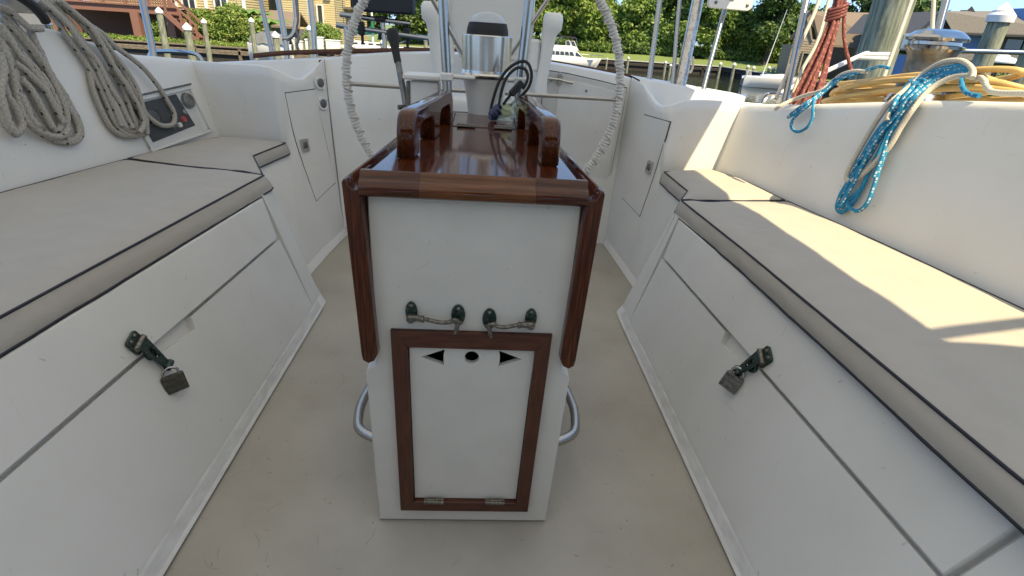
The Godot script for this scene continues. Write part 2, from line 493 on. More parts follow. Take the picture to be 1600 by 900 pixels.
const COIL_NEAR = [[[-1.511,0.957,-2.058],[-1.504,0.924,-2.054],[-1.494,0.885,-2.053],[-1.484,0.841,-2.049],[-1.474,0.806,-2.051],[-1.461,0.759,-2.059],[-1.449,0.711,-2.061],[-1.438,0.668,-2.061],[-1.431,0.627,-2.045],[-1.432,0.608,-2.009],[-1.440,0.613,-1.967],[-1.450,0.629,-1.935]],
[[-1.532,0.993,-1.975],[-1.519,0.957,-2.000],[-1.505,0.915,-2.018],[-1.492,0.872,-2.031],[-1.481,0.832,-2.041],[-1.468,0.781,-2.040],[-1.454,0.729,-2.045],[-1.441,0.680,-2.053],[-1.432,0.638,-2.043],[-1.432,0.616,-2.012],[-1.438,0.617,-1.974]],
[[-1.530,1.016,-1.983],[-1.520,0.985,-2.000],[-1.506,0.939,-2.015],[-1.493,0.896,-2.028],[-1.479,0.847,-2.038],[-1.467,0.797,-2.037],[-1.453,0.741,-2.032],[-1.443,0.690,-2.019],[-1.438,0.643,-1.977],[-1.444,0.635,-1.929],[-1.455,0.656,-1.896],[-1.467,0.689,-1.877],[-1.477,0.732,-1.882],[-1.486,0.783,-1.900],[-1.497,0.843,-1.923],[-1.510,0.898,-1.931],[-1.518,0.930,-1.930]],
[[-1.523,0.957,-1.949],[-1.514,0.925,-1.960],[-1.503,0.892,-1.977],[-1.492,0.859,-1.990],[-1.480,0.824,-2.008],[-1.468,0.778,-2.015],[-1.456,0.728,-2.008],[-1.446,0.673,-1.989],[-1.446,0.652,-1.954],[-1.457,0.685,-1.939],[-1.470,0.736,-1.936],[-1.482,0.785,-1.938],[-1.492,0.824,-1.935]],
[[-1.520,0.975,-1.951],[-1.507,0.930,-1.960],[-1.495,0.884,-1.963],[-1.483,0.845,-1.978],[-1.469,0.801,-1.990],[-1.461,0.771,-1.995]],
[[-1.493,0.867,-1.927],[-1.483,0.842,-1.949],[-1.471,0.808,-1.967],[-1.461,0.777,-1.982],[-1.449,0.731,-1.984],[-1.435,0.674,-1.985]],
[[-1.509,0.917,-1.914],[-1.502,0.890,-1.917],[-1.494,0.854,-1.910],[-1.484,0.803,-1.893],[-1.475,0.753,-1.875],[-1.464,0.705,-1.867],[-1.452,0.669,-1.883],[-1.440,0.643,-1.919],[-1.432,0.636,-1.957],[-1.431,0.657,-1.995]],
[[-1.480,0.816,-1.915],[-1.472,0.796,-1.929],[-1.462,0.757,-1.933],[-1.451,0.712,-1.934],[-1.439,0.666,-1.935]],
[[-1.471,0.776,-1.886],[-1.464,0.747,-1.884],[-1.454,0.704,-1.879],[-1.446,0.679,-1.886]],
[[-1.496,0.838,-1.863],[-1.490,0.811,-1.856],[-1.481,0.769,-1.851],[-1.471,0.731,-1.854],[-1.466,0.708,-1.850],[-1.461,0.685,-1.841],[-1.462,0.665,-1.808],[-1.468,0.682,-1.797],[-1.476,0.710,-1.795],[-1.484,0.743,-1.795]],
[[-1.496,0.896,-1.888],[-1.486,0.843,-1.870],[-1.481,0.795,-1.831],[-1.471,0.742,-1.808],[-1.460,0.692,-1.798],[-1.453,0.667,-1.803]],
[[-1.513,1.025,-1.957],[-1.505,1.013,-1.986],[-1.497,0.991,-2.004],[-1.488,0.968,-2.023],[-1.482,0.964,-2.054],[-1.480,0.965,-2.067]]]
const WHITE_LOOP = [[[1.432,1.007,-1.661],[1.441,1.025,-1.678],[1.441,1.043,-1.708],[1.438,1.051,-1.746],[1.428,1.042,-1.794],[1.414,1.008,-1.835],[1.381,0.963,-1.836],[1.323,0.919,-1.812],[1.309,0.870,-1.825],[1.290,0.796,-1.830],[1.271,0.722,-1.828],[1.260,0.674,-1.824],[1.258,0.656,-1.806],[1.267,0.673,-1.773],[1.285,0.728,-1.745],[1.304,0.790,-1.726],[1.319,0.854,-1.725],[1.334,0.909,-1.721],[1.377,0.953,-1.749],[1.403,0.982,-1.747],[1.425,1.005,-1.721],[1.435,1.013,-1.685],[1.440,1.022,-1.680]]]
const BLUE_BUNDLE = [[[1.440,1.027,-1.690],[1.433,1.035,-1.748],[1.420,1.010,-1.800],[1.395,0.977,-1.821],[1.340,0.932,-1.786],[1.327,0.882,-1.789],[1.312,0.834,-1.810],[1.296,0.773,-1.816],[1.281,0.712,-1.815],[1.265,0.649,-1.813],[1.253,0.599,-1.813],[1.245,0.560,-1.797],[1.248,0.553,-1.768],[1.260,0.590,-1.749],[1.274,0.646,-1.747],[1.288,0.705,-1.757],[1.303,0.770,-1.763],[1.319,0.840,-1.774],[1.335,0.903,-1.773],[1.373,0.950,-1.777],[1.416,0.997,-1.771],[1.439,1.030,-1.698]],
[[1.439,1.032,-1.706],[1.426,1.021,-1.773],[1.410,0.994,-1.813],[1.376,0.956,-1.812],[1.331,0.915,-1.775],[1.314,0.851,-1.783],[1.300,0.793,-1.781],[1.283,0.726,-1.782],[1.267,0.668,-1.792],[1.253,0.617,-1.800],[1.244,0.581,-1.800],[1.246,0.571,-1.774],[1.257,0.607,-1.760],[1.267,0.640,-1.744]],
[[1.439,1.022,-1.687],[1.429,1.017,-1.749],[1.413,0.996,-1.784],[1.379,0.958,-1.790],[1.331,0.923,-1.751],[1.321,0.886,-1.754],[1.308,0.830,-1.752],[1.298,0.777,-1.729],[1.286,0.722,-1.713],[1.275,0.666,-1.697],[1.264,0.616,-1.684],[1.255,0.584,-1.694],[1.248,0.576,-1.724],[1.247,0.598,-1.768],[1.254,0.640,-1.791],[1.272,0.710,-1.789]],
[[1.440,1.035,-1.702],[1.426,1.026,-1.783],[1.407,0.993,-1.827],[1.369,0.949,-1.817],[1.318,0.901,-1.777],[1.306,0.856,-1.783],[1.293,0.810,-1.790],[1.277,0.749,-1.796],[1.263,0.700,-1.803]],
[[1.438,1.017,-1.690],[1.421,1.005,-1.757],[1.393,0.973,-1.771],[1.333,0.944,-1.730],[1.321,0.900,-1.742],[1.310,0.857,-1.741],[1.299,0.813,-1.741],[1.287,0.752,-1.720],[1.273,0.690,-1.707]],
[[1.437,1.031,-1.719],[1.424,1.010,-1.771],[1.389,0.971,-1.792],[1.320,0.924,-1.745],[1.306,0.873,-1.754],[1.292,0.827,-1.768],[1.277,0.767,-1.774],[1.264,0.715,-1.769],[1.252,0.661,-1.764],[1.233,0.585,-1.761]],
[[1.402,0.987,-1.817],[1.395,0.981,-1.850],[1.365,0.947,-1.838],[1.307,0.919,-1.775],[1.300,0.889,-1.771],[1.297,0.880,-1.769]],
[[1.393,0.981,-1.857],[1.389,0.972,-1.810],[1.397,0.980,-1.789],[1.404,0.990,-1.821],[1.400,0.988,-1.851],[1.390,0.976,-1.841],[1.388,0.970,-1.798],[1.403,0.987,-1.787]],
[[1.425,1.001,-1.689],[1.409,0.981,-1.656],[1.400,0.967,-1.619],[1.400,0.964,-1.575]]]
const BLUE_TAIL = [[[1.297,0.887,-1.772],[1.295,0.875,-1.768],[1.293,0.864,-1.762]]]
const BLUE_SMALL = [[[1.394,1.013,-1.975],[1.388,1.016,-2.020],[1.380,1.004,-2.056],[1.366,0.988,-2.121],[1.351,0.966,-2.186],[1.333,0.931,-2.203],[1.302,0.896,-2.202],[1.253,0.861,-2.196],[1.237,0.821,-2.237],[1.230,0.799,-2.250]],
[[1.373,0.993,-2.086],[1.359,0.976,-2.152],[1.343,0.943,-2.200],[1.309,0.904,-2.203],[1.253,0.867,-2.170],[1.237,0.828,-2.209],[1.228,0.805,-2.234]],
[[1.369,0.987,-2.101],[1.354,0.964,-2.164],[1.331,0.929,-2.186],[1.297,0.890,-2.189],[1.246,0.853,-2.164],[1.230,0.810,-2.201]],
[[1.348,0.952,-2.185],[1.319,0.916,-2.199],[1.297,0.892,-2.205],[1.250,0.862,-2.126],[1.244,0.821,-2.099],[1.234,0.783,-2.103],[1.223,0.762,-2.139],[1.219,0.773,-2.184],[1.225,0.803,-2.195],[1.238,0.840,-2.172]]]
const WHITE_SMALL = [[[1.376,0.995,-2.068],[1.367,0.992,-2.124],[1.356,0.977,-2.173],[1.344,0.948,-2.204],[1.313,0.911,-2.214],[1.291,0.889,-2.267],[1.266,0.863,-2.315],[1.217,0.838,-2.306],[1.210,0.821,-2.325]]]

# ---------------------------------------------------------------- the cockpit moulding
const RIM_L = [[-1.43, 0.835, -2.78], [-1.206, 0.834, -2.757], [-1.118, 0.834, -2.75], [-1.045, 0.836, -2.735], [-0.985, 0.832, -2.715], [-0.938, 0.814, -2.727], [-0.901, 0.784, -2.781], [-0.872, 0.78, -2.822], [-0.84, 0.81, -2.868], [-0.811, 0.852, -2.909], [-0.80, 0.868, -2.945]]
const RIM_R = [[1.30, 0.808, -2.62], [1.087, 0.814, -2.592], [0.973, 0.813, -2.578], [0.90, 0.808, -2.563], [0.858, 0.795, -2.548], [0.828, 0.784, -2.555], [0.812, 0.776, -2.60], [0.801, 0.78, -2.658], [0.784, 0.812, -2.73], [0.767, 0.85, -2.80], [0.742, 0.868, -2.945]]
const FOOT_L = [[-2.74, -1.275], [-2.54, -1.335], [-2.2, -1.395], [-1.7, -1.478], [-1.0, -1.55], [0.6, -1.66]]
const FOOT_R = [[-2.575, 1.12], [-2.37, 1.168], [-2.05, 1.216], [-1.53, 1.293], [-1.14, 1.347], [0.6, 1.52]]
const TOP_L = [[-2.76, 0.845], [-2.6, 0.861], [-2.47, 0.872], [-2.36, 0.90], [-2.26, 0.934], [-2.18, 0.960], [-2.05, 0.972], [-1.5, 0.985], [0.6, 1.01]]
const TOP_R = [[-2.6, 0.812], [-2.28, 0.85], [-1.97, 0.897], [-1.67, 0.941], [-1.44, 0.963], [-1.0, 0.985], [0.6, 1.01]]
const SEAT := 0.462
const LID := 0.310

# front of a bench: a ruled face from the sole to the seat; out is metres towards the middle of the boat
func face(side: float, y: float, z: float, out := 0.0) -> Vector3:
	var low := -0.632 if side < 0.0 else 0.60
	var high := (-0.787 - (z + 1.98) * 0.074) if side < 0.0 else (0.734 + (z + 1.953) * 0.0633)
	var p := Vector3(lerpf(low, high, y / SEAT), y, z)
	var lean := Vector3(-side * SEAT, abs(high - low), 0).normalized()
	return p + lean * out

func coaming(side: float, y: float, z: float, out := 0.0) -> Vector3:
	var x := lerp_list(FOOT_L if side < 0.0 else FOOT_R, z)
	return Vector3(x + side * 0.10 * (y - 0.52) / 0.4 - side * out, y, z)

# a slab lying on a bench front: corners in (y, z), standing out from o0 to o1
func face_slab(st: SurfaceTool, side: float, c: Array, o0: float, o1: float, nu := 20, nv := 3, lip := 0.0) -> void:
	if lip > 0.0:
		# rounded lip: three steps out to the face
		var steps := [[0.0, o1 - lip], [lip * 0.3, o1 - lip * 0.3], [lip, o1]]
		var rings := []
		for sp in steps:
			var cc := PackedVector2Array(c)
			var ins := inset(cc, sp[0] if not Geometry2D.is_polygon_clockwise(cc) else -sp[0])
			var ring := []
			for k in 4:
				var m: int = nu if k % 2 == 0 else nv
				for j in m:
					var q := ins[k].lerp(ins[(k + 1) % 4], float(j) / m)
					ring.append(face(side, q.x, q.y, sp[1]))
			rings.append(ring)
		var far := face(side, 0.3, -1.0) + Vector3(side * 0.5, 0, 0)
		st.set_smooth_group(1)
		for r in 2:
			for k in rings[0].size():
				var k2: int = (k + 1) % rings[0].size()
				quad_out(st, rings[r][k], rings[r][k2], rings[r + 1][k2], rings[r + 1][k], far)
		var c2 := PackedVector2Array(c)
		var inn := inset(c2, lip if not Geometry2D.is_polygon_clockwise(c2) else -lip)
		face_slab(st, side, Array(inn), o1 - 0.001, o1, nu, nv)
		face_slab(st, side, c, o0, o1 - lip, nu, nv)
		return
	st.set_smooth_group(-1)
	var g := []
	for i in nv + 1:
		var row := []
		for j in nu + 1:
			var a: Vector2 = (c[0] as Vector2).lerp(c[1], float(j) / nu)
			var b: Vector2 = (c[3] as Vector2).lerp(c[2], float(j) / nu)
			var q := a.lerp(b, float(i) / nv)
			row.append([face(side, q.x, q.y, o1), face(side, q.x, q.y, o0)])
		g.append(row)
	var mid: Vector3 = (g[0][0][1] + g[nv][nu][1]) * 0.5 + Vector3(side * 0.4, 0, 0)
	for i in nv:
		for j in nu: quad_out(st, g[i][j][0], g[i][j + 1][0], g[i + 1][j + 1][0], g[i + 1][j][0], mid)
	mid = (g[0][0][0] + g[nv][nu][0]) * 0.5
	for j in nu:
		for i in [0, nv]: quad_out(st, g[i][j][0], g[i][j + 1][0], g[i][j + 1][1], g[i][j][1], mid)
	for i in nv:
		for j in [0, nu]: quad_out(st, g[i][j][0], g[i + 1][j][0], g[i + 1][j][1], g[i][j][1], mid)

# a curve through three points at 0, 0.55 and 1
func bent(a: Vector3, b: Vector3, c: Vector3, t: float) -> Vector3:
	var m := 0.55
	return a * ((t - m) * (t - 1.0) / m) + b * (t * (t - 1.0) / (m * (m - 1.0))) + c * (t * (t - m) / (1.0 - m))

func on_skin(skin: Array, p: Vector3, n: Vector3) -> Vector3:
	var best := p
	var far := 1.0
	for t in skin:
		var q = Geometry3D.ray_intersects_triangle(p + n * 0.2, -n, t[0], t[1], t[2])
		if q != null and absf((q - p).dot(n)) < far:
			far = absf((q - p).dot(n))
			best = q
	return best

func build_side(side: float) -> void:
	var left := side < 0.0
	var root := setting("cockpit_side_left" if left else "cockpit_side_right")
	var word := "left" if left else "right"
	var z_end := -1.95
	var z_front := 0.35
	# backing of the bench front, the lid and the lower panel standing 9 mm proud of it with a gap between
	var st := S(false)
	face_slab(st, side, [Vector2(0.0, z_front), Vector2(0.0, z_end), Vector2(SEAT, z_end), Vector2(SEAT, z_front)], -0.03, -0.018)
	put("bench_front", st, M.gel, root)
	var lid_near := z_front if left else -0.553
	st = S(false)
	var ze := -1.912 if left else -1.878
	face_slab(st, side, [Vector2(LID + 0.003, lid_near), Vector2(LID + 0.003, ze), Vector2(SEAT - 0.006, ze - 0.03), Vector2(SEAT - 0.006, lid_near + 0.01)], -0.018, 0.003, 24, 3, 0.007)
	put("locker_lid", st, M.gel, root)
	if not left:
		st = S(false)
		face_slab(st, side, [Vector2(LID + 0.003, z_front), Vector2(LID + 0.003, lid_near + 0.010), Vector2(SEAT - 0.006, lid_near + 0.022), Vector2(SEAT - 0.006, z_front)], -0.018, 0.003, 10, 3, 0.007)
		put("locker_lid", st, M.gel, root)
	# lower panel with the finger notch at its upper edge
	st = S(false)
	var n0 := -1.16 if left else -1.165
	var n1 := -1.31 if left else -1.325
	var nd := LID - 0.034
	face_slab(st, side, [Vector2(0.0, z_front), Vector2(0.0, n0 + 0.03), Vector2(LID - 0.004, n0 + 0.03), Vector2(LID - 0.004, z_front)], -0.018, 0.0, 20, 3)
	face_slab(st, side, [Vector2(0.0, n0 + 0.03), Vector2(0.0, n1 - 0.012), Vector2(nd, n1), Vector2(nd + 0.012, n0)], -0.018, 0.0, 4, 3)
	face_slab(st, side, [Vector2(nd + 0.012, n0), Vector2(0.0, n0 + 0.03), Vector2(LID - 0.002, n0 + 0.03), Vector2(LID - 0.002, n0 + 0.02)], -0.018, 0.0, 1, 1)
	face_slab(st, side, [Vector2(0.0, n1 - 0.012), Vector2(0.0, ze - 0.012), Vector2(LID - 0.004, ze - 0.012), Vector2(LID - 0.004, n1 - 0.012)], -0.018, 0.0, 12, 3)
	face_slab(st, side, [Vector2(nd, n1), Vector2(0.0, n1 - 0.012), Vector2(LID - 0.002, n1 - 0.012), Vector2(nd + 0.01, n1 - 0.004)], -0.018, 0.0, 1, 1)
	face_slab(st, side, [Vector2(0.0, ze - 0.012), Vector2(0.0, z_end), Vector2(SEAT - 0.002, z_end), Vector2(SEAT - 0.002, ze - 0.042)], -0.018, 0.0, 3, 4)
	put("locker_panel", st, M.gel, root)
	# sealed joint along the sole
	st = S(false)
	var prof := [[0.0, 0.016], [0.007, 0.010], [0.028, 0.004], [0.034, 0.001]]
	for k in 3:
		for i in 24:
			var za := lerpf(z_front, z_end - 0.02, i / 24.0)
			var zb := lerpf(z_front, z_end - 0.02, (i + 1) / 24.0)
			quad_out(st, face(side, prof[k][0], za, prof[k][1]), face(side, prof[k][0], zb, prof[k][1]), face(side, prof[k + 1][0], zb, prof[k + 1][1]), face(side, prof[k + 1][0], za, prof[k + 1][1]), Vector3(side * 3.0, -1.0, -1))
	put("sealant_strip", st, M.caulk, root)
	# seat deck under the cushions and the lower wall of the steering well
	st = S(false)
	var fl: Array
	var be: Array
	if left:
		fl = [[-0.632, 0, -1.95], [-0.634, 0, -2.03], [-0.772, 0, -2.28], [-0.757, 0, -2.55], [-0.730, 0, -2.83]]
		be = [[-0.789, SEAT, -1.95], [-0.797, SEAT, -2.06], [-0.965, SEAT, -2.355], [-0.93, SEAT, -2.66], [-0.775, SEAT, -2.90]]
	else:
		fl = [[0.602, 0, -1.95], [0.602, 0, -2.03], [0.739, 0, -2.242], [0.725, 0, -2.5], [0.706, 0, -2.86]]
		be = [[0.733, SEAT, -1.95], [0.747, SEAT, -1.995], [0.822, SEAT, -2.13], [0.824, SEAT, -2.46], [0.722, SEAT, -2.905]]
	fl = VA(fl); be = VA(be)
	for i in 3: quad_out(st, fl[i], fl[i + 1], be[i + 1], be[i], Vector3(side * 1.6, 0.2, -2.4))
	for i in 4:
		# raised cove along the sole
		var o := Vector3(-side * 0.014, 0, 0.006)
		quad_out(st, fl[i] + o + Vector3(0, 0.002, 0), fl[i + 1] + o + Vector3(0, 0.002, 0), fl[i + 1].lerp(be[i + 1], 0.07), fl[i].lerp(be[i], 0.07), Vector3(side * 1.6, 0.2, -2.4))
	var deck_in: Array = [face(side, SEAT, z_front), face(side, SEAT, -1.0), be[0], be[1], be[2], be[3]]
	var deck_out := []
	for z in [z_front, -1.0, -1.95, -2.05, -2.4, (-2.74 if left else -2.57)]: deck_out.append(coaming(side, SEAT, z))
	for i in 5: quad_out(st, deck_in[i], deck_in[i + 1], deck_out[i + 1], deck_out[i], Vector3(side, -2, -1.5))
	put("bench_moulding", st, M.gel, root)
	# coaming: inner face, rounded lip, top and outer face
	st = S(true)
	var g := []
	var zs := []
	var z0 := -2.775 if left else -2.60
	for i in 57: zs.append(lerpf(z0, z_front, i / 56.0))
	for z in zs:
		var yt := lerp_list(TOP_L if left else TOP_R, z)
		var x := coaming(side, yt, z).x
		var row := [coaming(side, SEAT, z), coaming(side, SEAT + 0.05, z), coaming(side, (SEAT + yt) * 0.5, z), coaming(side, yt - 0.04, z), coaming(side, yt - 0.016, z)]
		for q in [25.0, 50.0, 75.0, 90.0]:
			row.append(Vector3(x + side * 0.016 * (1.0 - cos(deg_to_rad(q))), yt - 0.016 + 0.016 * sin(deg_to_rad(q)), z))
		row.append(Vector3(x + side * 0.17, yt - 0.006, z))
		row.append(Vector3(x + side * 0.23, yt - 0.03, z))
		row.append(Vector3(x + side * 0.27, 0.70, z))
		g.append(row)
	patch(st, g, left)
	put("coaming", st, M.gel, root)
	# console beside the wheel: face from the seat up to a scooped rim
	st = S(true)
	var rim := VA(RIM_L if left else RIM_R)
	var base: Array
	if left: base = [[-1.40, SEAT, -2.755], [-1.18, SEAT, -2.733], [-1.10, SEAT, -2.728], [-1.03, SEAT, -2.715], [-0.97, SEAT, -2.695], [-0.93, SEAT, -2.66], [-0.90, SEAT, -2.706], [-0.868, SEAT, -2.756], [-0.835, SEAT, -2.806], [-0.80, SEAT, -2.86], [-0.775, SEAT, -2.90]]
	else: base = [[1.23, SEAT, -2.59], [1.05, SEAT, -2.565], [0.96, SEAT, -2.553], [0.895, SEAT, -2.535], [0.853, SEAT, -2.505], [0.824, SEAT, -2.46], [0.812, SEAT, -2.51], [0.797, SEAT, -2.58], [0.775, SEAT, -2.67], [0.752, SEAT, -2.77], [0.722, SEAT, -2.905]]
	base = VA(base)
	g = []
	for k in 9:
		var row := []
		var t := k / 8.0
		for i in 11:
			if i < 6: row.append((base[i] as Vector3).lerp(rim[i], t))
			else: row.append(bent(fl[3].lerp(fl[4], (i - 5) / 5.0), base[i], rim[i], lerpf(0.55, 1.0, t)))
		g.append(row)
	# the part of the inner face below seat level runs on down to the sole
	var low := []
	for k in 7:
		var row := []
		for i in range(5, 11): row.append(bent(fl[3].lerp(fl[4], (i - 5) / 5.0), base[i], rim[i], 0.55 * k / 6.0) if i > 5 else (fl[3] as Vector3).lerp(base[5], k / 6.0))
		low.append(row)
	patch(st, low, not left)
	var skin := []
	for gg in [low, g]:
		for a in gg.size() - 1:
			for bb in range(0 if gg == low else 4, gg[a].size() - 1):
				skin.append([gg[a][bb], gg[a][bb + 1], gg[a + 1][bb + 1]])
				skin.append([gg[a][bb], gg[a + 1][bb + 1], gg[a + 1][bb]])
	# rolled rim, scoop, back wall and after deck
	var rows := [[0.012, 0.006, 0.0], [0.032, 0.002, 0.0], [0.05, -0.03, 0.0], [0.075, -0.055, 0.0]]
	for r in rows:
		var row := []
		for i in 11:
			var q: Vector3 = rim[i]
			var inw := Vector3(side * 0.8, 0, -0.6) if i > 4 else Vector3(side * 0.1, 0, -1)
			if i >= 9: inw *= 0.35
			row.append(Vector3(q.x, q.y + r[1], q.z) + inw.normalized() * r[0] * (0.3 if i >= 9 else 1.0))
		g.append(row)
	var back := []
	var lip := []
	var toe := []
	for i in 11:
		var u := i / 10.0
		var bx := lerpf(-1.42, -0.83, u) if left else lerpf(1.36, 0.79, u)
		var yb := lerpf(0.81, 0.862, u) if left else lerpf(0.80, 0.862, u)
		back.append(Vector3(bx, 0.745 if i < 9 else 0.80, -2.96))
		lip.append(Vector3(bx * 1.01, yb, -2.985))
		toe.append(Vector3(lerpf(-1.50, -0.80, u) if left else lerpf(1.50, 0.80, u), lerpf(0.80, 0.872, u), -3.24))
	g.append(back); g.append(lip); g.append(toe)
	patch(st, g, not left)
	put("console", st, M.gel, root)
	# flush locker door of the console
	var nrm := Vector3(0.836, 0.101, 0.540) if left else Vector3(-0.967, 0.112, 0.230)
	var quadp: Array = VA([[-0.925, 0.726, -2.717], [-0.831, 0.735, -2.864], [-0.779, 0.277, -2.859], [-0.865, 0.221, -2.715]] if left else [[0.782, 0.72, -2.73], [0.836, 0.723, -2.507], [0.798, 0.267, -2.542], [0.745, 0.295, -2.765]])
	var d: MeshInstance3D
	for lay in [["door_gap", -0.0035, 0.0012, M.gap], ["console_door", 0.0, 0.0030, M.gel]]:
		var gd := []
		var cen: Vector3 = (quadp[0] + quadp[1] + quadp[2] + quadp[3]) * 0.25
		for i in 13:
			var row := []
			for j in 7:
				var p: Vector3 = (quadp[0] as Vector3).lerp(quadp[3], i / 12.0).lerp((quadp[1] as Vector3).lerp(quadp[2], i / 12.0), j / 6.0)
				p += (p - cen).normalized() * -lay[1] * (1.4 if (i == 0 or i == 12) and (j == 0 or j == 6) else 1.0)
				row.append(on_skin(skin, p, nrm) + nrm * lay[2])
			gd.append(row)
		st = S(true)
		patch(st, gd, left)
		st.set_smooth_group(-1)
		for i in 12:
			for j in [0, 6]: quad_out(st, gd[i][j], gd[i + 1][j], gd[i + 1][j] - nrm * 0.006, gd[i][j] - nrm * 0.006, cen)
		for j in 6:
			for i in [0, 12]: quad_out(st, gd[i][j], gd[i][j + 1], gd[i][j + 1] - nrm * 0.006, gd[i][j] - nrm * 0.006, cen)
		d = put(lay[0], st, lay[3], root)
	st = S(false)
	var lc := Vector3(-0.877, 0.485, -2.747) if left else Vector3(0.806, 0.502, -2.569)
	lc = on_skin(skin, lc, nrm) + nrm * 0.002
	var lf := plane_frame(lc, nrm)
	prism(st, rounded(-0.022, -0.03, 0.022, 0.03, 0.004, 2), 0.0, 0.013, lf, 0.002, 1)
	var la := put("latch", st, M.brushed, d)
	st = S(false)
	prism(st, pol([[-0.012, -0.014], [0.012, -0.014], [0.008, 0.016], [-0.008, 0.016]]), 0.0, 0.017, lf, 0.002, 1)
	put("latch_lever", st, M.screw, la)
	if left:
		for p0 in [Vector3(-0.815, 0.763, -2.894), Vector3(-0.807, 0.667, -2.889)]:
			var p := on_skin(skin, p0, nrm)
			var f2 := plane_frame(p + nrm * 0.004, nrm)
			var b2 := Basis(f2.basis.x, f2.basis.z, -f2.basis.y)
			st = S()
			lathe_sharp(st, [[0.0, 0.006], [0.021, 0.006], [0.024, 0.008], [0.031, 0.0075], [0.034, 0.0]], p, 28, b2)
			var ring := put("speaker_ring", st, M.plastic, root)
			st = S()
			lathe(st, [[0.0, 0.0095], [0.012, 0.009], [0.021, 0.0065]], p, 24, b2)
			put("speaker_cone", st, M.screw, ring)
			for k in 3:
				st = S()
				var a := TAU * (k / 3.0 + 0.08)
				lathe(st, [[0.0, 0.0095], [0.0025, 0.009], [0.003, 0.007]], p + f2.basis.x * cos(a) * 0.028 + f2.basis.y * sin(a) * 0.028, 8, b2)
				put("screw", st, M.screw, ring)
	# outside of the hull: side deck, topsides
	st = S(true)
	g = []
	for i in 13:
		var z := lerpf(-3.32, 1.5, i / 12.0)
		var w := lerpf(1.56, 2.0, clampf((z + 3.32) / 2.2, 0.0, 1.0))
		var inn := 1.5 if z < -2.7 else 1.62
		g.append([Vector3(side * min(inn, w - 0.04), 0.70, z), Vector3(side * w, 0.68, z), Vector3(side * (w + 0.02), 0.66, z), Vector3(side * (w - 0.02), -0.2, z), Vector3(side * (w - 0.3), -1.45, z)])
	patch(st, g, left)
	put("topsides", st, M.gel, root)
	if left: hasp_left(root)
	else: hasp_right(root)

